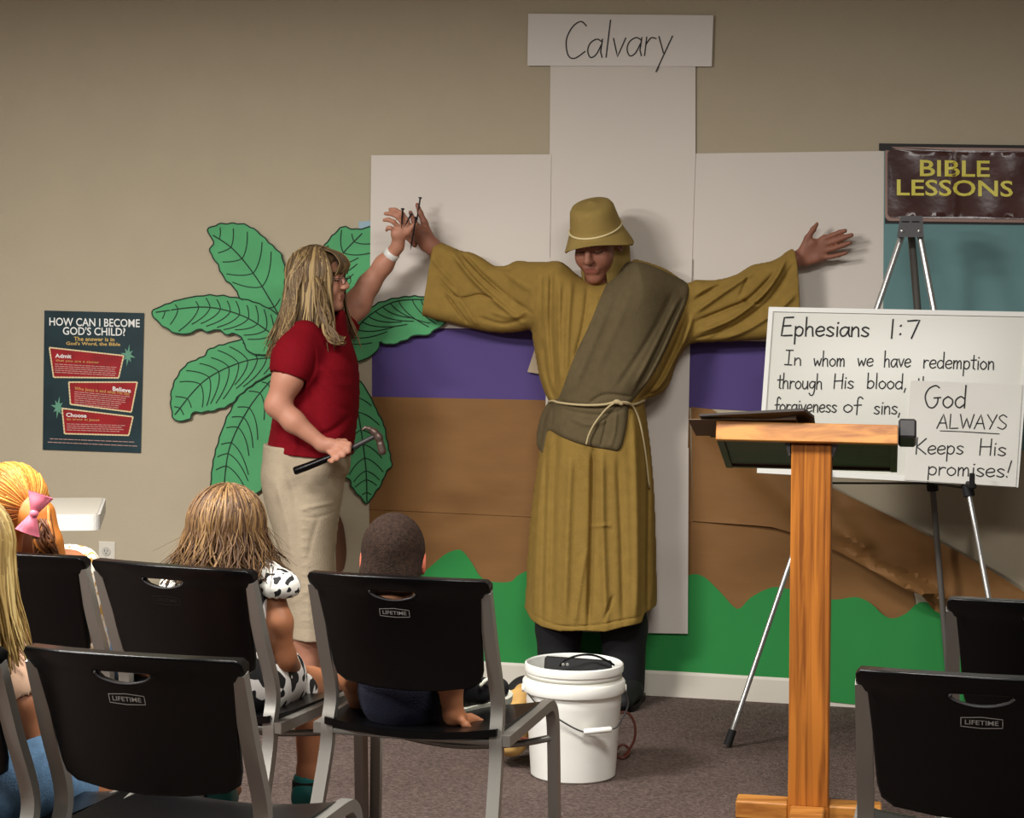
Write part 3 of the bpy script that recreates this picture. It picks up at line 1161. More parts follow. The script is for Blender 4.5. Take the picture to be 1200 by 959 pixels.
for x0_, y0_, x1_, nl, sl in ((125, 388, 490, 5, .055), (240, 552, 540, 7, .09), (195, 742, 520, 4, .03), (95, 830, 590, 1, .04), (82, 850, 605, 1, .045)):
    for k in range(nl):
        x, y = x0_, y0_ + k * 12
        while x < x1_ - (k * 7 if nl > 1 else 0):
            w_ = rg.uniform(10, 34)
            ribbon(m, [(x, y + sl * (x - x0_)), (x + w_, y + sl * (x + w_ - x0_))], 4, ps)
            x += w_ + 7
m.build('small_print', mat('poster_small_print', (190, 150, 140), .6), po)['kind'] = 'stuff'

# ------------------------------------------------------------------ right: teal board, sign
tb = wall_sheet('teal_board', 'teal paper bulletin board behind the easel, under the Bible Lessons sign', 'bulletin board', [(1036, 176), (1262, 180), (1262, 530), (1034, 520)], .0075, mat('teal_paper', (106, 144, 145), .8, noise=5, var=.05), curl=.002)
m = MB()
def strip(pts, o0, o1):
    m.slab(pts, lambda x, y: W(x, y, o1), lambda x, y: W(x, y, o0), 40)
strip([(1030, 168), (1262, 171), (1262, 180), (1030, 176)], .003, .016)
strip([(1037, 254), (1262, 256), (1262, 264), (1037, 262)], .010, .0135)
m.build('black_border', mat('black_border_paper', (30, 28, 28), .6), tb)
bs = thing('lessons_sign', 'dark brown Bible Lessons sign with yellow letters at the top right', 'sign', W(1120, 258, .014))


def rrect(x0, y0, x1, y1, r, n=5):
    o = []
    for cx, cy, a0 in ((x1 - r, y0 + r, -90), (x1 - r, y1 - r, 0), (x0 + r, y1 - r, 90), (x0 + r, y0 + r, 180)):
        for k in range(n + 1):
            a_ = math.radians(a0 + 90 * k / n)
            o.append((cx + r * math.cos(a_), cy + r * math.sin(a_)))
    return o


def bsurf(x, y, off=0.0):
    return W(x, y + (x - 1037) * .012, .0165 + off + .003 * math.sin(x * .11) * math.sin(y * .05 + 1) + .006 * math.exp(-((x - 1118) / 3.5) ** 2))


M_glossbrown = mat('laminated_brown', (74, 46, 42), .22, noise=3, var=.3, bump=(11, .25))
m = MB()
m.slab(rrect(1037, 172, 1243, 259, 7), lambda x, y: bsurf(x, y, .0), lambda x, y: bsurf(x, y, -.002), 7)
m.build('backing', mat('sign_border_pink', (150, 118, 106), .4), bs, smooth=True, sharp=40)
m = MB()
m.slab(rrect(1040, 175, 1240, 255, 6), lambda x, y: bsurf(x, y, .0045), lambda x, y: bsurf(x, y, -.001), 5)
m.build('panel', M_glossbrown, bs, smooth=True, sharp=40)
m = MB()
bl = lambda x, y: bsurf(x, y, .0075)
print_text(m, 'BIBLE', 1078, 187, 1160, 206, bl, bold=.014)
m.build('lettering', mat('sign_yellow', (222, 210, 84), .4), bs)
m = MB()
print_text(m, 'LESSONS', 1051, 210, 1187, 229, bl, bold=.014)
m.build('lettering', mat('sign_yellow', (222, 210, 84), .4), bs)

# ------------------------------------------------------------------ outlet
ot = thing('wall_outlet', 'white wall outlet low on the wall above the chair backs', 'outlet', W(125, 660, 0))
m = MB(Matrix.Translation(W(125.5, 652, .0)) @ Matrix.Rotation(-WYAW, 4, 'Z'))
m.box((0, -.003, 0), (.07, .006, .115), bev=.0025)
m.build('cover_plate', M_white, ot)
for dz in (.02, -.02):
    m = MB(Matrix.Translation(W(125.5, 652, .0)) @ Matrix.Rotation(-WYAW, 4, 'Z'))
    m.lathe([(0, 0), (.0165, 0), (.0175, .002), (.0175, .004), (0, .004)][::-1], (0, -.006, dz), 20, Matrix.Rotation(math.pi / 2, 3, 'X'))
    rc = m.build('socket', mat('outlet_ivory', (190, 186, 176), .4), ot)
    m = MB(Matrix.Translation(W(125.5, 652, .0)) @ Matrix.Rotation(-WYAW, 4, 'Z'))
    for dx in (-.006, .006):
        m.box((dx, -.0105, dz + .003), (.002, .001, .008))
    m.box((0, -.0105, dz - .008), (.004, .001, .004))
    m.build('slots', M_ink, rc)

# ------------------------------------------------------------------ folding table corner
tp = PZ(117, 604, .74)
t = thing('folding_table', 'white plastic folding table, its corner behind the red-haired girl', 'table', (tp.x - .7, tp.y + .3, 0))
mx = yawmx(math.radians(-9), (tp.x, tp.y, 0))
m = MB(mx)
m.slab(rrect(-1.5, 0, 0, .52, .03), lambda x, y: Vector((x, y, .74)), lambda x, y: Vector((x, y, .69)), 3)
m.build('tabletop', mat('white_table_plastic', (222, 220, 212), .5, bump=(150, .1)), t)
m = MB(mx)
m.slab(rrect(-1.49, .01, -.01, .51, .025), lambda x, y: Vector((x, y, .742)), lambda x, y: Vector((x, y, .739)), 3)
m.build('top_rim', M_white, t)
for lx in (-.22, -1.28):
    for ly in (.07, .45):
        MB(mx).tube([(lx, ly, 0), (lx, ly, .69)], .014, 10).build('leg', M_tube, t, smooth=True, sharp=50)
    MB(mx).tube([(lx, .07, .2), (lx, .45, .2)], .01, 8).build('crossbar', M_tube, t, smooth=True, sharp=50)

# ------------------------------------------------------------------ easel and whiteboard
ea = thing('easel', 'silver tripod easel holding the whiteboard', 'easel', (1.2, 6.9, 0))
hL, hR, hB = P(1057, 276, 7.05), P(1078, 276, 7.02), P(1068, 276, 7.09)
fL, fR, fB = PZ(853.5, 871, .015), PZ(1195, 893, .015), PZ(1115, 836, .015)


def leg_part(top, foot, mm, r, flat=1.0):
    d = (foot - top).normalized()
    m = MB().tube([top, top.lerp(foot, .5)], r, 12, flat=flat)
    m.tube([top.lerp(foot, .48), foot - d * .02], r * .82, 12, flat=flat)
    o = m.build('leg', mm, ea, smooth=True, sharp=50)
    MB().tube([foot - d * .045, foot + d * .008], [r * 1.25, r * 1.35], 12).build('rubber_foot', M_blackmatte, o, smooth=True, sharp=50)
    return o


leg_part(hL, fL, M_alu, .0105)
leg_part(hR, fR, M_alu, .0105)
leg_part(hB, fB, mat('grey_leg', (104, 100, 95), .5, metal=.2), .013)
m = MB()
hc = P(1067.5, 265, 7.03)
fr = lambda y: (lambda px, py: P(px, py, y))
m.slab([(1055, 253), (1081, 253), (1083, 278), (1051, 278)], lambda x, y: P(x, y, 6.99), lambda x, y: P(x, y, 7.09), 50)
m.build('head_plate', M_greyplastic, ea)
for x_, y_ in ((1057, 271), (1077, 271)):
    MB().lathe([(.0, .004), (.005, .003), (.006, 0)], P(x_, y_, 6.99), 12, Matrix.Rotation(math.pi / 2, 3, 'X')).build('bolt', M_alu, ea)
for x_ in (1057, 1069):
    m = MB()
    ribbon(m, [(x_, 260), (x_ + 8, 260)], 1.6, fr(6.989))
    m.build('slot', M_ink, ea)
lt = lambda t: hL.lerp(fL, t)
rt = lambda t: hR.lerp(fR, t)
bt = lambda t: hB.lerp(fB, t)
# brace bars with a slide collar on the rear leg
tb_ = .545
MB().tube([lt(.50), bt(.515)], .006, 8, flat=.6).build('brace', M_dark, ea, smooth=True)
MB().tube([rt(.50), bt(.515)], .006, 8, flat=.6).build('brace', M_dark, ea, smooth=True)
MB().tube([bt(.50), bt(.53)], .02, 12).build('collar', M_blackmatte, ea, smooth=True, sharp=50)
for fn_ in (lt, rt):
    m = MB()
    m.tube([fn_(.475), fn_(.515)], .019, 12)
    q = fn_(.49)
    m.box(q + Vector((0, -.05, .0)), (.02, .1, .018), bev=.004)
    m.box(q + Vector((-.005, -.098, .018)), (.018, .008, .05), bev=.003)
    m.build('board_clamp', M_blackmatte, ea, smooth=True, sharp=40)

wb = thing('whiteboard', 'white framed whiteboard with a handwritten Ephesians verse on the easel', 'whiteboard', P(1040, 565, 6.86))
cTL, cTR, cBL, cBR = P(901, 360, 6.94), P(1209, 366, 6.80), P(887, 554.5, 6.86), P(1193, 571.5, 6.72)
bn = (cTR - cTL).cross(cBL - cTL).normalized()
if bn.y > 0:
    bn = -bn


def inv_bil(px, py):
    """pixel -> board (u,v) by a homography-free solve on the corner pixels"""
    q = [(901, 360), (1209, 366), (887, 554.5), (1193, 571.5)]
    u, v = .5, .5
    for _ in range(8):
        x = (1 - v) * ((1 - u) * q[0][0] + u * q[1][0]) + v * ((1 - u) * q[2][0] + u * q[3][0])
        y = (1 - v) * ((1 - u) * q[0][1] + u * q[1][1]) + v * ((1 - u) * q[2][1] + u * q[3][1])
        xu = (1 - v) * (q[1][0] - q[0][0]) + v * (q[3][0] - q[2][0])
        yu = (1 - v) * (q[1][1] - q[0][1]) + v * (q[3][1] - q[2][1])
        xv = (1 - u) * (q[2][0] - q[0][0]) + u * (q[3][0] - q[1][0])
        yv = (1 - u) * (q[2][1] - q[0][1]) + u * (q[3][1] - q[1][1])
        det = xu * yv - xv * yu
        u += ((px - x) * yv - (py - y) * xv) / det
        v += ((py - y) * xu - (px - x) * yu) / det
    return u, v


def bd(px, py, off=0.0):
    u, v = inv_bil(px, py)
    return cTL.lerp(cTR, u).lerp(cBL.lerp(cBR, u), v) + bn * off


def buv(u, v, off=0.0):
    return cTL.lerp(cTR, u).lerp(cBL.lerp(cBR, u), v) + bn * off


m = MB()
m.slab([(0, 0), (1, 0), (1, 1), (0, 1)], lambda u, v: buv(u, v, 0), lambda u, v: buv(u, v, -.012), 3)
m.build('board', mat('whiteboard_gloss', (214, 214, 204), .18, spec=.5), wb)
for (u0, v0, u1, v1) in ((0, 0, 1, .028), (0, .968, 1, 1), (0, .028, .017, .968), (.983, .028, 1, .968)):
    m = MB()
    m.slab([(u0, v0), (u1, v0), (u1, v1), (u0, v1)], lambda u, v: buv(u, v, .006), lambda u, v: buv(u, v, -.014), 3)
    m.build('frame_rail', mat('white_aluminium', (228, 228, 222), .35), wb)
m = MB()
bw = lambda x, y: bd(x, y, .0016)
for tx, x0_, y0_, x1_, y1_, xh_, w_ in (
        ('Ephesians', 916, 394, 1019, 395, 11, 2.0), ('1:7', 1043, 397, 1078, 397, 11, 2.0),
        ('In', 920, 428, 939, 429, 8.5, 1.5), ('whom', 954, 430, 991, 430, 9, 1.5), ('we', 1006, 430, 1024, 430, 9, 1.5),
        ('have', 1037, 431, 1068, 431, 9.5, 1.5), ('redemption', 1083, 432, 1165, 434, 9.5, 1.5),
        ('through', 911, 456, 964, 457, 9, 1.5), ('His', 978, 456, 1001, 456, 8.5, 1.5), ('blood,', 1017, 456, 1064, 457, 9, 1.5), ('the', 1074, 458, 1100, 459, 8, 1.5),
        ('forgiveness', 908, 483, 981, 484, 8.5, 1.5), ('of', 989, 484, 1009, 484, 9, 1.5), ('sins,', 1025, 486, 1057, 486, 9, 1.5)):
    m = MB()
    handwrite(m, tx, x0_, y0_, x1_, y1_, xh_, w_, bw)
    m.build('lettering', M_ink, wb)
ps_ = thing('promise_sheet', 'white paper sheet saying God always keeps His promises, taped on the whiteboard', 'paper', bd(1128, 570, .01))
m = MB()
sh = lambda x, y, o=0.0: bd(x, y, .009 + o + .002 * math.sin(x * .05) * math.sin(y * .06))
m.slab([(1069, 447), (1198, 452), (1190, 571), (1061, 563)], lambda x, y: sh(x, y, .0008), lambda x, y: sh(x, y), 12)
m.build('sheet', mat('sheet_paper', (222, 220, 212), .7), ps_, smooth=True, sharp=40)
m = MB()
sw = lambda x, y: sh(x, y, .0018)
for tx, x0_, y0_, x1_, y1_, xh_, w_ in (('God', 1084, 479, 1132, 479, 13, 1.75), ('ALWAYS', 1099, 503, 1179, 504, 8.3, 1.4), ('Keeps', 1074, 533, 1129, 533, 9.5, 1.5), ('His', 1148, 534, 1178, 535, 9.5, 1.5), ('promises!', 1088, 557, 1184, 560, 9.5, 1.5)):
    m = MB()
    handwrite(m, tx, x0_, y0_, x1_, y1_, xh_, w_, sw)
    m.build('lettering', M_ink, ps_)
m = MB()
ribbon(m, [(1103, 506), (1130, 507), (1171, 509.5)], 1.1, sw)
m.build('underline', M_ink, ps_)

# ------------------------------------------------------------------ lectern
ly0 = 5.79
lx0 = P(951.5, 900, ly0).x
LY = math.radians(10.5)
mx = yawmx(LY, (lx0, ly0 + .056, 0))
le = thing('lectern', 'oak lectern on a single post with a slanted top in front of the whiteboard', 'lectern', (lx0, ly0 + .056, 0))
MB(mx).box((0, 0, .561), (.113, .113, 1.026), bev=.003).build('post', M_oak, le)
for c_, s_ in (((-.131, 0, .025), (.148, .085, .05)), ((.131, 0, .025), (.148, .085, .05)), ((0, -.14, .025), (.095, .17, .05)), ((0, .14, .025), (.095, .17, .05))):
    MB(mx).box(c_, s_, bev=.004).build('foot', M_oak_h, le)
MB(mx).box((0, 0, .025), (.114, .114, .05)).build('foot_block', M_oak, le)
slope = math.radians(-17)
tmx = mx @ Matrix.Translation((-.014, -.088, 1.0835)) @ Matrix.Rotation(slope, 4, 'X')
hw = .254
m = MB(tmx)
m.box((0, .012, .027), (2 * hw, .024, .054), bev=.002)
m.build('front_edge', M_oak_h, le)
m = MB(tmx)
m.box((0, .215, .030), (2 * hw - .03, .39, .040), bev=.001)
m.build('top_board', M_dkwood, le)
MB(tmx).box((0, .215, .052), (2 * hw, .39, .004)).build('writing_surface', M_oak_h, le)
for sx in (-1, 1):
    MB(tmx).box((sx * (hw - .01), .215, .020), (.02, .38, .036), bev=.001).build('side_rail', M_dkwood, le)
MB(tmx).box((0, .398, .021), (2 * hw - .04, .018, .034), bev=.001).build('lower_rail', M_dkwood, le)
MB(tmx).box((0, .41, .062), (2 * hw, .018, .05), bev=.002).build('book_ledge', M_oak_h, le)
for sx in (-1, 1):
    m = MB(tmx)
    m.add([(sx * .058 + .012, .03, .036), (sx * .085 + .012, .03, .036), (sx * .085 + .012, .12, .036), (sx * .058 + .012, .12, .036), (sx * .058 + .012, .05, -.03), (sx * .062 + .012, .05, -.03), (sx * .062 + .012, .1, -.03), (sx * .058 + .012, .1, -.03)],
          [(0, 1, 2, 3), (4, 7, 6, 5), (0, 4, 5, 1), (1, 5, 6, 2), (2, 6, 7, 3), (3, 7, 4, 0)])
    m.build('bracket', M_greyplastic, le)
m = MB(tmx)
m.box((hw + .026, .09, .052), (.05, .13, .055), bev=.006)
m.build('side_clip', M_dark, le)
fo = thing('folder', 'dark open folder of papers lying on the lectern top, over its left edge', 'folder', tmx @ Vector((-.14, .1, .054)))
m = MB(tmx)
m.slab([(-.3, -.03), (-.005, -.05), (.02, .03), (.02, .24), (-.29, .25)], lambda x, y: Vector((x, y, .064 + .02 * math.exp(-((x + .02) / .1) ** 2) * (1 - y * 2) + .006 * math.sin(x * 20))), lambda x, y: Vector((x, y, .058 + .018 * math.exp(-((x + .02) / .1) ** 2) * (1 - y * 2) + .006 * math.sin(x * 20))), .03)
m.build('cover', mat('folder_brown', (46, 36, 32), .5), fo, smooth=True, sharp=40)
m = MB(tmx)
m.slab([(-.335, .0), (-.03, -.005), (-.02, .2), (-.33, .21)], lambda x, y: Vector((x, y, .058 + .014 * math.exp(-((x + .02) / .1) ** 2) + .003 * math.sin(x * 23 + 1))), lambda x, y: Vector((x, y, .0555 + .006 * math.exp(-((x + .02) / .1) ** 2))), .03)
m.build('pages', mat('page_grey', (120, 100, 80), .8), fo, smooth=True, sharp=40)

# ------------------------------------------------------------------ bucket and what stands about it
bc = PZ(671.5, 908, 0)
bu = thing('bucket', 'white plastic bucket with a wire handle in front of the robed man', 'bucket', bc)
m = MB()
m.lathe([(0, .0), (.125, .0), (.131, .006), (.146, .225), (.147, .228), (.147, .262), (.1475, .262), (.1475, .322), (.152, .324), (.154, .335), (.152, .346), (.1475, .349), (.1445, .345), (.142, .25), (.127, .01), (0, .008)], bc, 64)
m.build('pail', M_bucket, bu, smooth=True, sharp=35)
m = MB()
m.lathe([(.147, .262), (.157, .262), (.159, .266), (.159, .292), (.156, .297), (.147, .297)], bc, 64)
m.build('collar_rib', M_bucket, bu, smooth=True, sharp=35)
m = MB()
m.lathe([(.1477, .306), (.149, .308), (.149, .312), (.1477, .314)], bc, 64)
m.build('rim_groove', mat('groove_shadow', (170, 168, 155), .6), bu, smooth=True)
earL, earR = bc + Vector((-.155, -.02, .272)), bc + Vector((.158, .035, .262))
for e in (earL, earR):
    MB().lathe([(.012, -.006), (.014, 0), (.012, .006), (0, .007)], e, 16, Matrix.Rotation(math.pi / 2, 3, 'Y')).build('handle_ear', M_bucket, bu, smooth=True, sharp=40)
gp0, gp1 = P(684, 858, bc.y - .158), P(717, 855, bc.y - .150)
pl = smooth_line([earL, P(628, 824, bc.y - .13), P(648, 839, bc.y - .152), gp0, gp1, P(727, 846, bc.y - .13), P(736, 826, bc.y - .06), earR], 8)
hd = MB().tube(pl, .0026, 8).build('wire_handle', M_dark, bu, smooth=True)
MB().tube([gp0, gp0.lerp(gp1, .05), gp0.lerp(gp1, .95), gp1], [.006, .009, .009, .006], 12).build('grip', M_bucket, hd, smooth=True, sharp=50)
tl = thing('tool_case', 'flat black case with a cord loop sticking out of the white bucket', 'case', bc + Vector((0, 0, .2)))
MB(Matrix.Translation(bc + Vector((.012, .02, .305))) @ Matrix.Rotation(.06, 4, 'Y') @ Matrix.Rotation(-.5, 4, 'X')).box((0, 0, 0), (.21, .035, .10), bev=.006).build('case_body', M_blackmatte, tl)
MB().tube(smooth_line([P(656, 781, bc.y - .03), P(662, 774, bc.y - .03), P(680, 768, bc.y - .02), P(697, 768.5, bc.y), P(712, 775, bc.y), P(720, 780, bc.y)], 6), .0035, 8).build('cord_loop', M_black, tl, smooth=True)
for x_ in (660, 665):
    MB().lathe([(0, .004), (.004, .003), (.005, 0)], P(x_, 779, bc.y - .045), 12, Matrix.Rotation(math.pi / 2, 3, 'X')).build('stud', M_badge, tl)
# cord behind the bucket
cd = MB()
cy = bc.y + .25
cd.tube(smooth_line([P(722, 836, cy), P(736, 836, cy), P(744, 850, cy), P(743, 868, cy), P(734, 883, cy), P(726, 888, cy), P(722, 880, cy), P(730, 873, cy), P(738, 880, cy), P(730, 889, cy - .05), P(715, 884, cy)], 8), .0042, 8)
o = cd.build('cord', mat('red_brown_cord', (92, 44, 34), .5), None, smooth=True)
tag(o, 'red brown cord looped on the carpet right of the white bucket', 'cord')
# tan bag with black bag left of bucket
B = Body()
by = bc.y + .12
B.ell(P(602, 850, by), (.05, .09, .08), k=.02).ell(P(612, 822, by + .02), (.035, .07, .055), k=.03).ell(P(597, 872, by), (.05, .08, .035), k=.03)
B.cap(P(592, 816, by - .02), P(622, 812, by), .016, .012, .02)
pb = thing('paper_bag', 'crumpled tan bag on the carpet left of the white bucket', 'bag', PZ(606, 885, 0))
soft('bag_body', B, mat('tan_paper', (196, 156, 92), .85, noise=14, var=.12, bump=(18, .6)), pb, .006)
MB().tube(smooth_line([P(598, 834, by - .12), P(604, 862, by - .11), P(618, 866, by - .1), P(624, 868, by - .1)], 5), .004, 8).build('cord_trim', mat('bag_trim', (110, 50, 40), .7), pb, smooth=True)
B = Body()
by2 = bc.y + .32
B.ell(P(610, 828, by2), (.07, .09, .07)).ell(P(616, 812, by2), (.055, .07, .055), k=.03)
bk = thing('black_bag', 'black bag with a pale strap behind the tan bag beside the bucket', 'bag', PZ(610, 852, 0))
soft('bag_body', B, M_blackmatte, bk, .007)
MB().tube(smooth_line([P(598, 822, by2 - .1), P(602, 812, by2 - .1), P(610, 808, by2 - .09), P(622, 808, by2 - .08)], 5), .0028, 8).build('strap', M_bucket, bk, smooth=True)

# ------------------------------------------------------------------ stacking chairs
def chair_origin(px, py, yaw, top=.83, lean=-.115):
    a, b = ray(px, py)
    Y = (H - top) / b
    X = a * Y
    return Vector((X - lean * math.sin(yaw), Y - lean * math.cos(yaw), 0))


def back_y(z, x=0.0):
    return -.115 + (.83 - z) * .40 - .05 * (1 - (x / .22) ** 2) + .036


def make_chair(px, py, yawdeg, label, dim=False):
    yaw = math.radians(yawdeg)
    org = chair_origin(px, py, yaw)
    kx = 1.025
    mx = yawmx(yaw, org)
    mx = mx @ Matrix.Diagonal((kx, 1, 1, 1))
    t = thing('stacking_chair', label, 'chair', org, 'black stacking chairs')
    # back panel
    o = []
    for x, z in ((-.222, .795), (-.222, .818), (-.213, .829), (-.12, .833), (0, .835), (.12, .833), (.213, .829), (.222, .818), (.222, .795), (.218, .785), (.202, .782), (.193, .70), (.186, .60), (.178, .57), (.155, .555), (.08, .546), (0, .543), (-.08, .546), (-.155, .555), (-.178, .57), (-.186, .60), (-.193, .70), (-.202, .782), (-.218, .785)):
        o.append((x, z))
    hole = [(-.052, .797), (0, .798), (.052, .797), (.056, .793), (.045, .784), (.02, .777), (0, .7755), (-.02, .777), (-.045, .784), (-.056, .793)]
    m = MB(mx)
    th = lambda x, z: .010 + .012 * max(0, min(1, (z - .79) / .02))
    m.slab(o, lambda x, z: Vector((x, back_y(z, x) - th(x, z), z)), lambda x, z: Vector((x, back_y(z, x) + th(x, z), z)), .022, [hole])
    bp = m.build('backrest', M_black, t, smooth=True, sharp=60)
    bv = bp.modifiers.new('bevel', 'BEVEL')
    bv.width, bv.segments, bv.limit_method, bv.angle_limit = .009, 4, 'ANGLE', math.radians(50)
    # handle lip: a lighter grey tube along the hole's lower rim
    m = MB(mx)
    lip = [Vector((x, back_y(z, x) - th(x, z) - .0005, z)) for x, z in smooth2(hole[3:] + hole[:1], 3)]
    m.tube(lip, .0024, 6)
    m.build('handle_lip', mat('grey_lip_plastic', (74, 74, 76), .35), bp, smooth=True)
    # badge
    bf = lambda x, z: Vector((x, back_y(z, x) - .0108, z))
    m = MB(mx)
    fr_ = [(-.036, .752), (0, .755), (.036, .752), (.036, .735), (0, .733), (-.036, .735)]
    m2 = [(x, z) for x, z in smooth2(fr_ + fr_[:1], 1)]
    pts = []
    for a_, b_ in zip(m2[:-1], m2[1:]):
        pts += [(a_[0] + (b_[0] - a_[0]) * k / 3, a_[1] + (b_[1] - a_[1]) * k / 3) for k in range(3)]
    ribbon(m, pts + [pts[0]], .0016, bf)
    bg = m.build('badge', M_badge, bp)
    m = MB(mx)
    print_text(m, 'LIFETIME', -.029, -.7485, .029, -.7395, lambda x, z: bf(x, -z), bold=.01)
    lt_ = m.build('lettering', M_badge, bg)
    if dim:
        for o_ in (bg, lt_):
            o_.data.materials[0] = mat('dim_badge', (24, 24, 25), .4)
    # frame: each side is a rear upright + leg and a rail bending into the front leg
    for sx in (-1, 1):
        x = sx * .208
        up_ = smooth_line([(x, back_y(.80, .208), .80), (x, back_y(.66, .208), .66), (x, back_y(.52, .208) + .004, .52), (x + sx * .002, .03, .44), (x + sx * .004, .022, .37), (x + sx * .012, -.045, .18), (x + sx * .018, -.10, .004)], 6)
        lg = MB(mx).tube(up_, .0215, 4, flat=.72, up=(0, 1, 0)).build('rear_leg', M_tube, t, smooth=True, sharp=60)
        MB(mx).lathe([(0, 0), (.02, 0), (.02, .02), (.017, .024)], (x + sx * .018, -.10, 0), 16).build('foot_cap', M_blackmatte, lg, smooth=True, sharp=50)
        xr = sx * .232
        rl = smooth_line([(xr, .02, .43), (xr, .12, .432), (xr, .30, .436), (xr, .40, .438), (xr + sx * .002, .435, .43), (xr + sx * .004, .455, .395), (xr + sx * .006, .462, .30), (xr + sx * .010, .47, .004)], 6)
        fl = MB(mx).tube(rl, .0185, 4, flat=1, up=(0, 0, 1)).build('front_leg', M_tube, t, smooth=True, sharp=60)
        MB(mx).lathe([(0, 0), (.019, 0), (.019, .02), (.016, .024)], (xr + sx * .010, .47, 0), 16).build('foot_cap', M_blackmatte, fl, smooth=True, sharp=50)
    MB(mx).tube(smooth_line([(-.235, .458, .345), (-.15, .40, .335), (0, .38, .325), (.15, .40, .335), (.235, .458, .345)], 6), .009, 8).build('front_stretcher', M_tube, t, smooth=True)
    MB(mx).tube([(-.21, .028, .425), (.21, .028, .425)], .010, 8).build('rear_stretcher', M_tube, t, smooth=True)
    # seat
    m = MB(mx)
    so = smooth2([(-.215, .03), (-.19, .012), (0, .005), (.19, .012), (.215, .03), (.222, .2), (.222, .38), (.205, .44), (.12, .462), (0, .466), (-.12, .462), (-.205, .44), (-.222, .38), (-.222, .2)], 3, True)
    sz = lambda x, y: .446 - .022 * (1 - (x / .225) ** 2) - .03 * max(0, (y - .36) / .1) ** 2 + .008 * max(0, (.1 - y) / .1)
    m.slab(so, lambda x, y: Vector((x, y, sz(x, y) + .009)), lambda x, y: Vector((x, y, sz(x, y) - .009)), .03)
    m.build('seat', M_black, t, smooth=True, sharp=38)
    return t, mx


chD, mxD = make_chair(461, 676.5, 16, 'black plastic stacking chair the short-haired boy sits on')
chB, mxB = make_chair(193, 663, 23, 'black plastic stacking chair the girl in the spotted dress sits on', True)
chA, mxA = make_chair(146, 767, 17, 'empty black stacking chair in front of the spotted-dress girl, pale glint on its top')
chC, mxC = make_chair(1, 648, 21, 'black plastic stacking chair the girl with the pink bow sits on')
chG, mxG = make_chair(-129, 752, 21, 'black stacking chair with the blonde child in jeans, cut by the photo\'s left edge')
chE, mxE = make_chair(1151, 793, 13, 'empty black stacking chair nearest on the right, beside the lectern foot')
chF, mxF = make_chair(1232, 707, 13, 'empty black stacking chair under the easel\'s right leg, behind another chair')

# ------------------------------------------------------------------ the robed man
man = thing('person', 'man in mustard robe and bucket hat standing with arms spread against the white cross', 'person', W(697, 815, .2) * 1.0)
man.location.z = 0
yc_off = .17


def MW(px, py, off):
    return W(px, py, off)


B = Body()
hc_ = W(700, 285, .215)
fdir = Vector((-.36, -.84, -.42))
g, loc_man = head_prims(B, hc_, fdir, (0, 0, 1), 1.07)
B.cap(W(699, 325, .17), W(699, 356, .16), .05, .055, .03)
B.cap(W(697, 385, .155), W(697, 500, .16), .085, .085, .06).cap(W(670, 352, .145), W(726, 352, .145), .05, k=.05).cap(W(675, 560, .16), W(720, 560, .16), .075, k=.06)
B.chain([W(660, 348, .145), W(610, 343, .115), W(572, 330, .085), W(525, 303, .085), W(508, 290, .09)], [.042, .034, .028, .026, .029], .02)
B.chain([W(732, 352, .14), W(785, 360, .10), W(850, 352, .08), W(912, 318, .08), W(933, 304, .07)], [.040, .028, .024, .025, .029], .02)
# his hand beside the woman's: palm upright, thumb up
o_ = .10
B.cap(W(508, 290, o_), W(497, 277, o_ + .01), .029, .031, .02).cap(W(497, 288, o_), W(491, 272, o_ + .02), .018, .022, .02)
B.chain([W(502, 276, o_), W(497.5, 261, o_ + .01), W(492.5, 250, o_ + .015), W(489, 240, o_ + .015)], [.017, .0125, .0105, .008], .008)
for (a_, b_, c_) in (((494, 270), (485, 259), (481, 249)), ((490, 275), (480, 265), (474, 258)), ((487, 281), (478, 272), (472, 266)), ((486, 287), (478, 279), (473, 273))):
    B.chain([W(*a_, o_ - .005), W(*b_, o_ - .03), W(*c_, o_ - .02)], [.0105, .0095, .008], .006)
# open hand on the right, palm to the room
o_ = .06
for q in ((966, 279), (967.5, 286), (967, 294), (964, 302)):
    B.cap(W(936, 303, o_), W(*q, o_), .018, .0125, .016)
B.cap(W(940, 296, o_ + .006), W(952, 284, o_ + .01), .017, .015, .014).cap(W(944, 308, o_ + .006), W(958, 304, o_ + .006), .014, .012, .014)
B.chain([W(942, 291, o_ + .008), W(946.5, 279, o_ + .012), W(953, 269, o_ + .014), W(957.5, 262.5, o_ + .012)], [.016, .0115, .0095, .0068], .008)
for (p0, p1, p2, p3), r in ((((966, 279.5), (976, 276), (984, 272.5), (990.5, 270.5)), .0092), (((967.5, 286.5), (979, 282.5), (989, 278.5), (998, 275.5)), .0096), (((967, 294), (978, 291), (988, 287.5), (996, 284.5)), .009), (((963, 302), (974, 301), (983, 299), (991.5, 296.5)), .0078)):
    B.chain([W(*p0, o_), W(*p1, o_ + .008), W(*p2, o_ + .014), W(*p3, o_ + .02)], [r * 1.18, r * 1.1, r * 1.04, r * .85], .004)
# legs inside the trousers and ankles
for q in (657, 731):
    B.cap(W(q - 10 if q > 690 else q + 20, 565, .16), W(q, 800, .15), .06, .04, .03)
soft('body', B, [M_skin2, M_lip2, M_brow], man, .004, face_paint(loc_man))

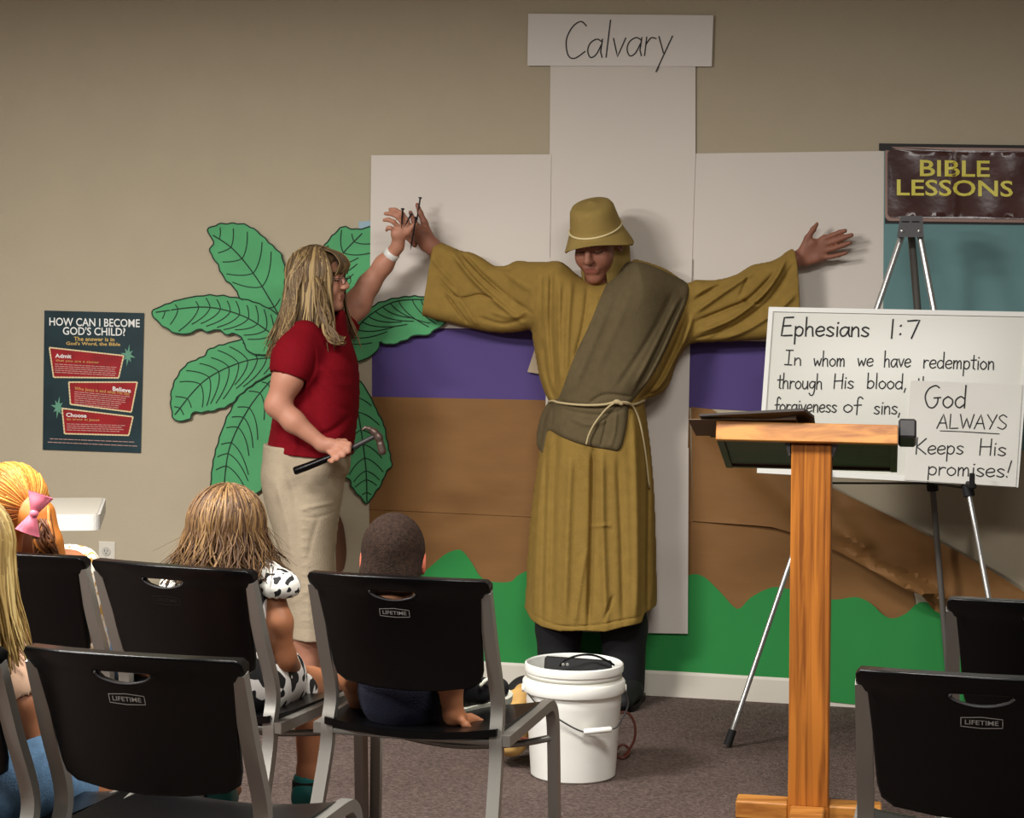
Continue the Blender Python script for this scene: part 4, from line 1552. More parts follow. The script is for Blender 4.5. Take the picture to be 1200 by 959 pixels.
# robe
ROBE = [(657, 307), (640, 307), (622, 307), (605, 306), (594, 311), (586, 312), (578, 311), (566, 303), (552, 296), (540, 294), (528, 289), (509, 281), (470, 266), (452, 366), (494, 371), (508, 375), (525, 379), (545, 384), (568, 389), (590, 391), (610, 389), (622, 387), (625, 400), (629, 424), (634, 448), (641, 466), (645, 474), (640, 488), (634, 520), (629, 555), (623, 600), (619, 645), (617, 690), (615, 720), (613, 800), (640, 815), (745, 815), (772, 800), (771, 720), (770, 675), (769, 630), (767, 580), (763, 530), (758, 490), (756, 470), (768, 465), (781, 457), (788, 446), (793, 430), (801, 415), (812, 404), (835, 402), (860, 401), (880, 400), (905, 398), (936, 394), (985, 390), (985, 272), (931, 292), (921, 299), (908, 306), (893, 309), (882, 312), (868, 321), (850, 327), (832, 329), (818, 328), (808, 332), (795, 324), (780, 315), (760, 308), (742, 305), (728, 318), (712, 329), (695, 331), (680, 325), (668, 315)]
st = []
# torso: long vertical folds
for pts, w_, a_ in (
        ([(646, 318), (645, 380), (650, 460)], .011, -.016), ([(634, 322), (633, 385)], .008, -.007), ([(668, 330), (664, 380), (662, 440)], .012, .010), ([(688, 336), (682, 380), (672, 420)], .009, -.008),
        ([(655, 330), (654, 390), (657, 455)], .009, .009), ([(700, 345), (690, 380)], .010, .007),
        ([(636, 400), (641, 440), (650, 468)], .010, -.010), ([(629, 405), (636, 446), (646, 470)], .006, .006),
        # right side under the shawl
        ([(806, 372), (790, 410), (768, 450), (750, 468)], .012, -.014), ([(812, 372), (800, 405), (780, 440), (762, 462)], .010, .012), ([(798, 360), (776, 410), (752, 455)], .010, .010), ([(786, 445), (775, 455), (758, 464)], .006, -.008),
        # skirt
        ([(652, 500), (648, 580), (645, 720)], .014, -.014), ([(667, 530), (664, 600), (660, 720)], .016, .012), ([(693, 525), (692, 600), (688, 728)], .010, -.018), ([(703, 525), (704, 620), (708, 728)], .014, .012),
        ([(722, 530), (726, 620), (728, 722)], .014, -.011), ([(740, 480), (743, 560), (744, 660), (742, 720)], .016, .012), ([(757, 480), (759, 560), (758, 640), (757, 715)], .008, -.014), ([(764, 520), (766, 600), (764, 700)], .006, .007),
        ([(634, 540), (629, 620), (625, 715)], .010, .008), ([(640, 520), (637, 620), (634, 722)], .008, -.008), ([(690, 612), (706, 609), (714, 611)], .006, .005), ([(684, 640), (676, 690), (672, 722)], .010, .006), ([(716, 690), (704, 720)], .006, -.007),
        ([(622, 716), (650, 724), (690, 724), (720, 719), (752, 715)], .003, -.004),
        # left sleeve
        ([(540, 294), (560, 318), (590, 345), (622, 366)], .009, -.014), ([(530, 296), (552, 325), (580, 352), (612, 378)], .010, .013), ([(545, 305), (575, 335), (606, 356)], .008, .010), ([(590, 316), (606, 330), (622, 340)], .012, .007),
        ([(512, 325), (536, 349), (562, 346), (580, 352)], .006, -.008), ([(522, 345), (537, 365), (548, 380)], .006, -.009), ([(530, 338), (545, 360), (560, 384)], .010, .007), ([(505, 300), (520, 320), (540, 340)], .010, .006), ([(560, 372), (590, 380), (618, 372)], .008, -.007), ([(575, 365), (600, 372), (620, 362)], .009, .007),
        ([(578, 312), (592, 316), (602, 314)], .006, -.008),
        # right sleeve
        ([(815, 352), (840, 338), (862, 325)], .008, -.010), ([(816, 366), (850, 342), (885, 318)], .010, .012), ([(815, 378), (855, 362), (880, 350), (912, 318)], .008, -.013), ([(820, 390), (862, 372), (900, 340), (924, 300)], .010, .016), ([(835, 397), (870, 378), (905, 350), (930, 312)], .008, -.010), ([(846, 400), (880, 385), (915, 362), (933, 345)], .010, .010),
        ([(872, 352), (890, 356), (905, 340)], .006, -.008), ([(878, 312), (876, 330), (868, 348)], .007, -.006), ([(818, 345), (842, 330)], .006, .006), ([(815, 398), (840, 391), (858, 382)], .006, -.006)):
    st.append((pts, w_ * .9, a_ * 1.45))
robe = Relief(ROBE, lambda x, y: W(x, y, .17), lambda X, Z: .045 + .10 * tors(X), .14, .12, st)
Xc = W(697, 400, .17).x


def tors(X):
    return np.exp(-np.clip(np.abs(X - Xc) / .26, 0, 3) ** 4)


robe.finish(lambda X, Z: D0 + T * X - WN * (.085 + .09 * tors(X)), lambda X, Z: .052 + .095 * tors(X) + .03 * tors(X) * np.clip((.75 - Z) / .6, 0, 1), lambda X, Z: .045 + .085 * tors(X))
B = Body()
B.fn(*robe.field(), k=0)
big = Vector((1.2, 1, 1.2))
ctr = W(697, 735, .17)
hem = [(560, 712), (612, 712), (617, 717), (623, 725), (634, 729), (655, 731), (682, 730), (706, 731), (728, 726), (750, 723.5), (753, 714), (770, 710), (830, 710)]
B.cut_line([W(*q, .17) for q in hem], -1, ctr - Vector((.6, .5, .6)), ctr + Vector((.6, .5, .1)))
cl = W(500, 325, .17)
B.cut_line([W(*q, .12) for q in ((512, 262), (509, 281), (505, 300), (501, 325), (497, 350), (494, 371), (492, 390))], -1, cl - Vector((.4, .5, .3)), cl + Vector((.06, .5, .3)))
cl = W(935, 340, .17)
B.cut_line([W(*q, .12) for q in ((929, 270), (931, 291), (934, 310), (936, 335), (937, 365), (936, 393), (936, 410))], 1, cl - Vector((.06, .5, .3)), cl + Vector((.4, .5, .3)))
# cuffs are open
B.cap(W(520, 312, .085), W(490, 318, .085), .018, .026, .004, '-').cap(W(515, 345, .085), W(485, 350, .085), .012, .022, .004, '-')
B.cap(W(920, 330, .085), W(950, 328, .085), .018, .026, .004, '-').cap(W(922, 365, .085), W(950, 365, .085), .012, .022, .004, '-')
# hollow the hem so the legs come out of an opening
B.fn(lambda x, y, z: np.sqrt(((x - ctr.x) / .19) ** 2 + ((y - ctr.y) / .085) ** 2 + ((z - ctr.z) / .16) ** 2) * .085 - .085, ctr - Vector((.19, .1, .16)), ctr + Vector((.19, .1, .16)), .01, '-')
soft('robe', B, M_robe, man, .004)

# shawl laid over the robe
SHAWL = [(716, 324), (726, 312), (742, 306), (762, 309), (790, 321), (811, 332), (811, 350), (803, 372), (793, 392), (776, 424), (758, 452), (745, 468), (738, 477), (735, 500), (727, 527), (712, 527), (684, 522), (655, 512), (644, 507), (640, 518), (636, 536), (629, 522), (633, 497), (640, 480), (648, 470), (655, 466), (664, 440), (675, 412), (688, 385), (702, 352)]
ss = [([(805, 350), (785, 385), (762, 430), (742, 465)], .007, -.012), ([(798, 352), (772, 400), (744, 450)], .008, .010), ([(810, 355), (792, 390), (768, 432)], .006, .008), ([(790, 345), (762, 395), (722, 455)], .010, -.007), ([(722, 335), (700, 390), (672, 455)], .012, .006),
      ([(690, 472), (710, 462), (742, 466)], .006, -.008), ([(660, 480), (700, 486), (730, 480)], .006, -.006), ([(668, 490), (690, 497), (712, 492)], .008, .006), ([(712, 484), (708, 505), (703, 524)], .004, -.008), ([(722, 480), (720, 505), (714, 525)], .005, .006), ([(742, 330), (725, 375), (700, 430)], .014, .005),
      ([(646, 474), (648, 490), (643, 508)], .005, -.008), ([(650, 470), (690, 476), (740, 473)], .006, -.008)]
sh_ = Relief(SHAWL, lambda x, y: W(x, y, .30), .02, .02, .02, ss)
sh_.finish(lambda X, Z: robe.front(X, Z) + .006, lambda X, Z: .021 + 0 * X, lambda X, Z: .02 + 0 * X)
soft('shawl', Body().fn(*sh_.field(), k=0), M_shawl, man, .0035)


def on_robe(px, py, lift):
    p = W(px, py, .3)
    for _ in range(3):
        y = float(robe.front(p.x, p.z)) - lift
        p = P(px, py, y)
    return p


belt = [(643, 471, .004), (648, 470, .012), (655, 472, .022), (671, 474, .026), (690, 475, .027), (709, 474, .027), (723, 471, .027), (735, 473, .026), (744, 474, .016), (756, 469, .006)]
bm = MB().tube(smooth_line([on_robe(*q) for q in belt], 6), .0045, 8).build('belt_cord', M_rope, man, smooth=True)
MB().tube(smooth_line([on_robe(*q) for q in ((722, 471, .03), (712, 478, .031), (704, 487, .032), (696, 498, .033), (690, 510, .033), (687, 521, .032))], 6), .0036, 8).build('cord_tail', M_rope, bm, smooth=True)
MB().tube(smooth_line([on_robe(*q) for q in ((724, 471, .03), (736, 472, .03), (743, 478, .02), (749, 492, .012), (753, 510, .012), (757, 535, .012), (761, 572, .012))], 6), .0036, 8).build('cord_tail', M_rope, bm, smooth=True)
Bk = Body().ell(on_robe(723, 471, .03), (.014, .01, .009), k=.006).ell(on_robe(728, 473, .031), (.009, .009, .008), k=.006)
soft('cord_knot', Bk, M_rope, bm, .003)

# hat: crown, drooping brim, pale cord
hu = Vector((-.20, -.36, 0.91)).normalized()
hf = Vector((-.2, -.9, 0))
hf = (hf - hu * hf.dot(hu)).normalized()
hr = hf.cross(hu)
Hm = Matrix((hr, -hf, hu)).transposed()
hb = Vector(g(0, .004, .064))
prof = [(0, .082), (.05, .081), (.068, .075), (.076, .062), (.080, .04), (.085, .012), (.089, -.010), (.099, -.022), (.114, -.038), (.126, -.050)]
pin = [(r - .004, z - .004 if r > .03 else z - .005) for r, z in prof][::-1]
m = MB()
vs_prof = prof + [(p[0], p[1]) for p in pin[:-1]] + [(0, .093)]
m.lathe(vs_prof, (0, 0, 0), 56)
hv = []
for v in m.v:
    x, y, z = v
    a_ = math.atan2(y, x)
    rr = math.hypot(x, y)
    if z < -.012:
        # brim droops at the sides and back, turned up a little in front
        fr_ = max(0, -math.sin(a_))
        q_ = (-.012 - z) / .038
        z2 = z - .034 * (1 - fr_) * q_ + .030 * fr_ ** 2 * q_
        k_ = 1 - .04 * (1 - fr_) * q_
        x, y, z = x * k_ + .003 * math.sin(5 * a_), y * k_, z2
    y *= 1.14
    x *= 1 + .006 * math.sin(3 * a_ + z * 30)
    x, y, z = x * 1.05, y * 1.05, z * 1.02
    hv.append(hb + Hm @ Vector((x, y, z)))
m.v = [tuple(v) for v in hv]
hat = m.build('bucket_hat', M_hat, man, smooth=True, sharp=60)
pts = []
for k in range(41):
    a_ = k / 40 * 2 * math.pi
    fr_ = max(0, -math.sin(a_))
    pts.append(hb + Hm @ Vector((.0955 * math.cos(a_), .0955 * 1.14 * math.sin(a_), -.008)))
MB().tube(pts, .0035, 8, caps=False).build('hat_cord', mat('cream_cord', (222, 206, 158), .7), hat, smooth=True)
# head cloth hanging beside the face
for sx, nm in ((1, 0), (-1, 1)):
    m = MB()
    cols = []
    for i in range(9):
        u_ = i / 8
        row = []
        for j in range(8):
            w_ = j / 7
            a_ = (.25 + 1.2 * u_)
            row.append(g(sx * (.086 - .004 * w_ + .006 * math.sin(u_ * 9)) * math.sin(min(1.57, a_ + .25)), -.055 + .12 * u_ + .006 * math.sin(w_ * 5), .018 - .138 * w_))
        cols.append(row)
    vv = [p for r_ in cols for p in r_]
    m.add(vv, [(i * 8 + j, i * 8 + j + 1, (i + 1) * 8 + j + 1, (i + 1) * 8 + j) for i in range(8) for j in range(7)])
    m.build('head_cloth', M_hat, man, smooth=True)

# trousers and shoes
B = Body()
for q, x2 in ((668, 655), (722, 731)):
    B.cap(W(q, 600, .16), W(x2, 735, .16), .095, .085, .04).cap(W(x2, 735, .16), W(x2, 806, .155), .082, .075, .02)
tr = soft('trousers', B, M_trouser, man, .006)
for q, nm in ((653, 0), (737, 1)):
    c_ = W(q, 822, .17)
    B = Body()
    c0 = Vector((c_.x, c_.y, 0))
    dv = NOUT
    B.cap(c0 + Vector((0, 0, .05)) - dv * .06, c0 + Vector((0, 0, .055)) + dv * .02, .045, .047, .03)
    B.cap(c0 + Vector((0, 0, .05)) + dv * .02, c0 + Vector((0, 0, .032)) + dv * .13, .047, .038, .03)
    B.fn(lambda x, y, z: z - .008 + 0 * x + 0 * y, c0 - Vector((.2, .3, .2)), c0 + Vector((.2, .3, .01)), .004, '-')
    sh2 = soft('shoe', B, M_blackmatte, man, .005)
    m = MB()
    so = smooth2([(-.046, -.09), (0, -.105), (.046, -.09), (.045, 0), (.049, .08), (.035, .15), (0, .168), (-.035, .15), (-.049, .08), (-.045, 0)], 3, True)
    pr_ = Vector((-dv.y, dv.x, 0))
    m.slab(so, lambda x, y: c0 + pr_ * x + dv * y + Vector((0, 0, .022)), lambda x, y: c0 + pr_ * x + dv * y + Vector((0, 0, .001)), .05)
    m.build('sole', M_black, sh2)

# ------------------------------------------------------------------ the woman in red
YW = 7.42
Wm = lambda px, py, d=0.0: P(px, py, YW + d)
wo = thing('person', 'woman in red shirt and khaki shorts holding a hammer and raising nails to the cross', 'person', Vector((P(360, 790, YW).x, YW, 0)))
B = Body()
whc = Wm(375, 330, 0)
wf = Vector((.93, -.26, .02))
g, loc_w = head_prims(B, whc, wf, (-.04, 0, 1), .93)
B.chain([Wm(372, 350), Wm(366, 385)], [.052, .06], .03)
B.cap(Wm(366, 400, -.10), Wm(372, 400, .10), .06, k=.06)
B.cap(Wm(370, 412), Wm(364, 520), .08, .09, .06)
B.cap(Wm(357, 545, -.06), Wm(357, 545, .06), .09, k=.06)
# near arm
B.chain([Wm(352, 402, -.13), Wm(342, 425, -.19), Wm(337, 445, -.21), Wm(325, 475, -.22)], [.045, .050, .054, .042], .02)
B.chain([Wm(325, 475, -.22), Wm(344, 494, -.235), Wm(378, 521, -.24)], [.042, .038, .024], .02)
# near fist round the hammer
hd_ = -.25
B.cap(Wm(378, 521, hd_ + .01), Wm(395, 527, hd_ + .005), .024, .026, .018).cap(Wm(388, 520, hd_), Wm(404, 523, hd_), .018, .016, .014)
for k, ((a0, a1, a2, a3)) in enumerate((((400, 519), (409, 521), (408, 529), (401, 531)), ((396, 523), (404, 526), (402, 534), (395, 534)), ((391, 527), (398, 531), (395, 538), (389, 537)), ((386, 530), (392, 535), (389, 541), (384, 539)))):
    rr = .0098 - .0006 * k
    B.chain([Wm(*a0, hd_ - .012), Wm(*a1, hd_ - .03), Wm(*a2, hd_ - .034), Wm(*a3, hd_ - .018)], [rr * 1.1, rr * 1.05, rr, rr * .85], .004)
B.chain([Wm(396, 518, hd_ + .02), Wm(404, 518, hd_ + .012), Wm(411, 524, hd_ + .002)], [.013, .011, .009], .006)
# far arm raised to the man's hand
B.chain([Wm(388, 388, .14), Wm(418, 357, .16), Wm(432, 334, .17)], [.056, .048, .040], .03)
B.chain([Wm(432, 334, .17), Wm(450, 310, .16), Wm(466, 289, .13)], [.040, .034, .022], .02)
fo_ = .12
B.cap(Wm(466, 289, .13), Wm(468, 275, fo_), .022, .027, .015).cap(Wm(464, 274, fo_ - .01), Wm(476, 266, fo_ - .005), .018, .016, .016)
for pts_, rr in ((((478, 260), (471, 250), (463, 246), (457, 245.5)), .0088), (((474, 264), (466, 254), (458, 250.5), (451.5, 250.5)), .0090), (((469, 268), (461, 260), (455, 257.5), (450, 258)), .0088), (((465, 272), (458, 267.5), (455, 267), (453, 270)), .008)):
    B.chain([Wm(*p, fo_ - .012 - .012 * (i in (1, 2))) for i, p in enumerate(pts_)], [rr * 1.1, rr, rr * .95, rr * .8], .004)
B.chain([Wm(469, 277, fo_), Wm(477, 272, fo_ - .01), Wm(486, 263, fo_ - .01)], [.016, .012, .009], .008)
# legs and feet
for dx, dd in ((0, -.09), (8, .10)):
    B.chain([Wm(355 + dx, 560, dd * .7), Wm(361 + dx, 690, dd), Wm(358 + dx, 745, dd), Wm(360 + dx, 790, dd)], [.07, .056, .054, .036], .03)
    ank = Wm(360 + dx, 790, dd)
    B.cap(ank, (ank.x - .02, ank.y, .045), .036, .036, .02)
    B.cap((ank.x, ank.y, .05), (ank.x + .09, ank.y - .01, .032), .036, .03, .025)
    for k in range(5):
        yy = ank.y - .038 + k * .018
        L_ = .165 - .012 * abs(k - 1) - (.02 if k > 2 else 0)
        B.cap((ank.x + .09, ank.y + (yy - ank.y) * .7, .03), (ank.x + L_, yy, .020), .012, .010 if k else .012, .006)
wskin = soft('body', B, [M_skin, M_lip, M_brow], wo, .0042, face_paint(loc_w))
MB().tube([Wm(360, 789, -.09 + .0) + Vector((.03, -.04, -.03)), Wm(360, 789, -.09) + Vector((.062, .0, .0)), Wm(360, 789, -.09) + Vector((.03, .045, -.03))], .008, 8, flat=1.6).build('sandal_strap', M_black, wo, smooth=True)
for dx, dd in ((0, -.09), (8, .10)):
    ank = Wm(360 + dx, 790, dd)
    m = MB()
    so = smooth2([(-.065, 0), (-.05, -.035), (.04, -.04), (.12, -.046), (.165, -.03), (.175, 0), (.15, .04), (.08, .045), (-.05, .035)], 3, True)
    m.slab(so, lambda x, y: Vector((ank.x + x, ank.y + y, .014)), lambda x, y: Vector((ank.x + x, ank.y + y, .001)), .05)
    m.build('sandal_sole', M_blackmatte, wo)
# toenails
ank = Wm(360, 790, -.09)
for k in range(5):
    yy = ank.y - .038 + k * .018
    L_ = .165 - .012 * abs(k - 1) - (.02 if k > 2 else 0)
    MB().lathe([(0, .002), (.005, .0012), (.006, 0)], (ank.x + L_ + .002, yy, .031), 10).build('toenail', M_pink, wo)

SHIRT = [(370, 375), (382, 372), (392, 370), (400, 363), (405, 368), (407, 385), (412, 402), (418, 420), (421, 445), (421, 470), (418, 495), (416, 512), (414, 535), (414, 590), (308, 590), (312, 535), (318, 500), (322, 470), (325, 440), (325, 415), (331, 395), (342, 380), (355, 373)]
stw = [([(418, 480), (395, 500), (372, 508)], .010, -.008), ([(419, 492), (395, 512), (365, 520)], .010, .006), ([(372, 440), (395, 470), (415, 480)], .012, -.006), ([(380, 425), (400, 445), (418, 450)], .016, .008), ([(368, 455), (380, 490), (390, 525)], .012, -.005), ([(335, 470), (350, 500), (352, 525)], .012, .005)]
shr = Relief(SHIRT, lambda x, y: Wm(x, y), .12, .17, .17, stw)
shr.finish(lambda X, Z: YW + 0 * X, lambda X, Z: .188 - .085 * np.clip((Z - 1.2) / .2, 0, 1), lambda X, Z: .188 - .07 * np.clip((Z - 1.2) / .2, 0, 1))
B = Body()
B.fn(*shr.field(), k=0)
ch_ = Wm(362, 530)
B.cut_line([Wm(*q) for q in ((280, 521), (314, 524), (345, 529), (370, 531.5), (395, 533), (411, 532), (440, 530))], -1, ch_ - Vector((.4, .4, .4)), ch_ + Vector((.4, .4, .05)))
B.chain([Wm(356, 397, -.13), Wm(345, 418, -.185), Wm(341, 433, -.20)], [.066, .065, .067], .06)
B.chain([Wm(380, 392, .11), Wm(396, 380, .15), Wm(401, 374, .16)], [.074, .070, .068], .03)
# neck opening and sleeve openings
B.cap(Wm(376, 356), Wm(374, 378), .066, .058, .012, '-')
B.cap(Wm(341.5, 428, -.198), Wm(336, 450, -.21), .060, .066, .004, '-')
B.cap(Wm(400, 377, .155), Wm(412, 362, .165), .060, .064, .004, '-')
soft('shirt', B, M_red, wo, .004)

SHORTS = [(316, 470), (345, 470), (375, 470), (409, 470), (410, 545), (404, 560), (401, 580), (397, 605), (393, 640), (394, 680), (393, 715), (392, 744), (392, 800), (341, 800), (340, 742), (338, 700), (331, 660), (322, 625), (311, 590), (306, 560), (308, 538)]
sts = [([(340, 540), (352, 580), (356, 640)], .012, -.006), ([(330, 560), (345, 620), (350, 700)], .012, .008), ([(358, 590), (376, 587), (396, 585)], .006, .006), ([(362, 600), (378, 600), (396, 596)], .005, -.006), ([(360, 640), (362, 690), (364, 740)], .010, -.006), ([(378, 600), (370, 630), (366, 650)], .008, -.006)]
for k in range(13):
    sts.append(([(359, 592 + k * 10.5), (364, 591 + k * 10.5), (369, 593 + k * 10.5)], .0035, .0045))
sts += [([(344, 725), (352, 728), (372, 727), (390, 728)], .003, -.003), ([(345, 700), (360, 690), (372, 675)], .008, .005)]
sht = Relief(SHORTS, lambda x, y: Wm(x, y), .11, .17, .17, sts)
sht.finish(lambda X, Z: YW + 0 * X, lambda X, Z: .178 + 0 * X, lambda X, Z: .178 + 0 * X)
B = Body()
B.fn(*sht.field(), k=0)
cc_ = Wm(366, 744)
B.cap(Wm(356, 610, -.065), Wm(365, 770, -.085), .095, .080, .05).cap(Wm(358, 610, .08), Wm(367, 770, .09), .10, .080, .05)
B.cut_line([Wm(*q) for q in ((280, 741), (340, 741), (367, 743), (393, 744), (440, 744))], -1, cc_ - Vector((.4, .4, .4)), cc_ + Vector((.4, .4, .05)))
B.cut_line([Wm(*q) for q in ((280, 520), (440, 520))], 1, ch_ - Vector((.4, .4, .1)), ch_ + Vector((.4, .4, .4)))
B.fn(lambda x, y, z: np.maximum(np.abs(y - YW) - .014 - .01 * 0, np.abs(z - (cc_.z - .1)) - .4) + 0 * x, cc_ - Vector((.25, .02, .5)), cc_ + Vector((.25, .02, .3)), .03, '-')
for dd in (-.09, .095):
    B.cap(Wm(364, 744, dd) + Vector((0, 0, .03)), Wm(364, 744, dd) + Vector((0, 0, -.1)), .062, .068, .006, '-')
soft('shorts', B, M_khaki, wo, .0042)

# hair
M_hairW = mat('dark_blonde_hair', (108, 86, 56), .55, noise=60, var=.3, stretch=(1, 1, .12))
M_hairW2 = mat('light_blonde_hair', (164, 138, 92), .5)
M_hairW3 = mat('brown_blonde_hair', (84, 64, 42), .6)
B = Body()
g_ = g
Mw = np.array([list(g(1, 0, 0) - g(0, 0, 0)), list(g(0, 1, 0) - g(0, 0, 0)), list(g(0, 0, 1) - g(0, 0, 0))]).T / .93
B.ell(g(0, .018, .035), np.array((.086, .102, .096)) * .93, Mw)
B.cap(g(.042, .05, 0), g(.05, .07, -.24), .036, .036, .05).cap(g(-.042, .05, 0), g(-.05, .07, -.20), .036, .036, .05).cap(g(0, .07, 0), g(0, .085, -.24), .055, .05, .05)
B.cap(g(.055, -.015, -.02), g(.078, -.03, -.24), .026, .024, .04)
B.ell(g(0, -.105, -.02), (.075, .075, .10), Mw, .02, '-')
hw_ = soft('hair', B, M_hairW, wo, .005)
lk = locks(g(0, .016, .03), wf, (-.04, 0, 1), (.090, .106, .100), 420, lambda ph: Wm(0, 408).z if abs(ph) < 1.3 else Wm(0, 400).z, spread=.055, face_gap=.80, r0=.0058, jitter=.022, start=(.02, .9), lo_theta=1.75, seed=5, wave=.006)
lk.build('hair_strand', [M_hairW, M_hairW2, M_hairW3], hw_, smooth=True)
m = MB()
rg = random.Random(17)
for k in range(46):
    j = lambda a: rg.uniform(-a, a)
    d0 = -.085 + j(.02)
    pts = smooth_line([Wm(374 + j(5), 330 + j(6), d0), Wm(378 + j(6), 352, d0 - .04), Wm(382 + j(7), 374, d0 - .075), Wm(388 + j(7), 391 + j(3), d0 - .095), Wm(396 + j(6), 401 + j(4), d0 - .10), Wm(402 + j(5), 399 + j(6), d0 - .09)], 4)
    n_ = len(pts)
    m.tube(pts, [.0052 * (1 - .75 * max(0, (i / (n_ - 1) - .5) / .5)) for i in range(n_)], 5, mi=rg.choice((0, 0, 1, 2)), flat=.6)
for k in range(40):
    j = lambda a: rg.uniform(-a, a)
    pts = smooth_line([Wm(353 + j(10), 303 + j(7), -.075), Wm(345 + j(10), 330, -.09), Wm(338 + j(9), 365, -.13), Wm(333 + j(8), 392, -.185), Wm(328 + j(8), 410 + j(8), -.215)], 4)
    n_ = len(pts)
    m.tube(pts, [.0052 * (1 - .75 * max(0, (i / (n_ - 1) - .5) / .5)) for i in range(n_)], 5, mi=rg.choice((0, 0, 1, 2)), flat=.6)
m.build('hair_strand', [M_hairW, M_hairW2, M_hairW3], hw_, smooth=True)
# bangs
m = MB()
rg = random.Random(9)
for k in range(40):
    x = rg.uniform(-.06, .06)
    pts = smooth_line([g(x * .5, -.02, .128), g(x * .8, -.075, .108), g(x, -.104, .070), g(x * 1.2 + rg.uniform(-.01, .01), -.106 + abs(x) * .3, .032 + rg.uniform(-.008, .008))], 4)
    m.tube(pts, [.007 * (1 - .7 * i / (len(pts) - 1)) for i in range(len(pts))], 5, mi=rg.choice((0, 0, 1, 2)), flat=.6)
m.build('bangs', [M_hairW, M_hairW2, M_hairW3], hw_, smooth=True)
# glasses
m = MB()
for sx in (-1, 1):
    m.tube([g(sx * (.031 + .022 * math.cos(a_)), -.108 - .004 * math.cos(a_) * 0, .004 + .016 * math.sin(a_)) for a_ in [k / 20 * 2 * math.pi for k in range(21)]], .0016, 6, caps=False)
    m.tube([g(sx * .053, -.107, .010), g(sx * .076, -.06, .012), g(sx * .080, .0, .008)], .0016, 6)
m.tube(smooth_line([g(-.010, -.109, .008), g(0, -.113, .011), g(.010, -.109, .008)], 4), .0016, 6)
m.build('glasses', M_dark, wo, smooth=True)
# wrist band
wd = (Wm(466, 289, .13) - Wm(450, 310, .16)).normalized()
MB().tube([Wm(459, 298, .145) - wd * .013, Wm(459, 298, .145) - wd * .010, Wm(459, 298, .145) + wd * .010, Wm(459, 298, .145) + wd * .013], [.0285, .031, .029, .026], 20).build('wrist_band', mat('white_band', (224, 222, 216), .4), wo, smooth=True, sharp=50)

# hammer
ha = thing('hammer', 'claw hammer with black grip in the hand of the woman in red', 'hammer', Wm(392, 533, hd_ - .012))
hp = lambda x, y, d=0.0: Wm(x, y, hd_ - .014 + d)
MB().tube([hp(344.5, 552.5), hp(346, 552), hp(360, 547), hp(385, 537), hp(412, 526), hp(414, 525)], [.014, .0175, .0165, .0145, .013, .009], 14, flat=.85).build('grip', M_black, ha, smooth=True, sharp=50)
MB().tube([hp(411, 526), hp(436, 513), hp(443, 509)], [.0095, .0085, .010], 12).build('shaft', M_dark, ha, smooth=True, sharp=50)
B = Body()
B.cap(hp(438, 506), hp(444, 513), .014, .015, .01).cap(hp(443, 512), hp(446, 520), .013, .011, .006).cap(hp(446, 521), hp(448, 529), .014, .0145, .004)
for s_ in (-1, 1):
    B.chain([hp(439, 507, s_ * .004), hp(433, 502.5, s_ * .008), hp(428, 501.5, s_ * .012), hp(424, 504, s_ * .016)], [.012, .008, .006, .003], .004)
soft('head', B, mat('worn_steel', (110, 92, 84), .4, metal=.7), ha, .003)
# nails
M_nail = mat('blackened_steel', (38, 32, 34), .4, metal=.6)
for lab, a_, b_ in (('black spike nail standing upright on the woman\'s raised palm', Wm(472, 245, fo_ - .04), Wm(470.5, 268, fo_ - .03)),
                    ('short black nail tilted between the woman\'s fingers and thumb', Wm(482, 251, fo_ - .035), Wm(474, 266, fo_ - .032)),
                    ('black nail showing above the man\'s thumb tip', W(492.5, 232, .12), W(488, 262, .125)),
                    ('long black spike nail pressed down across the man\'s palm', Wm(487.5, 255, fo_ - .045), Wm(481, 293, fo_ - .03))):
    t = thing('nail', lab, 'nail', b_, 'black nails')
    d = (b_ - a_).normalized()
    MB().tube([a_, a_ + d * .01, b_ - d * .02, b_], [.0034, .0034, .003, .0006], 8).build('shank', M_nail, t, smooth=True, sharp=50)
    MB().tube([a_ - d * .003, a_ - d * .002, a_ + d * .002, a_ + d * .003], [.004, .007, .007, .004], 10).build('nail_head', M_nail, t, smooth=True, sharp=50)

# ------------------------------------------------------------------ the seated children
M_hairB = mat('buzzed_brown_hair', (46, 32, 24), .8, noise=120, var=.5, bump=(420, .6), spec=.15)
M_hairG = mat('brown_hair', (96, 68, 42), .55)
M_hairG2 = mat('light_brown_hair', (136, 104, 64), .5)  # lighter brown tone, mixed at random among the strands
M_hairG3 = mat('dark_brown_hair', (70, 46, 28), .6)
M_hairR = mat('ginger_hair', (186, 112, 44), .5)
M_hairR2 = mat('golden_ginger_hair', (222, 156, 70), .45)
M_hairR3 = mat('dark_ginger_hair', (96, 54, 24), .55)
M_hairY = mat('blonde_hair', (180, 150, 90), .5)
M_hairY2 = mat('pale_blonde_hair', (216, 190, 126), .45)
M_hairY3 = mat('ash_blonde_hair', (150, 122, 70), .55)
M_ear = mat('skin_ear', (206, 110, 86), .55, sub=.3)

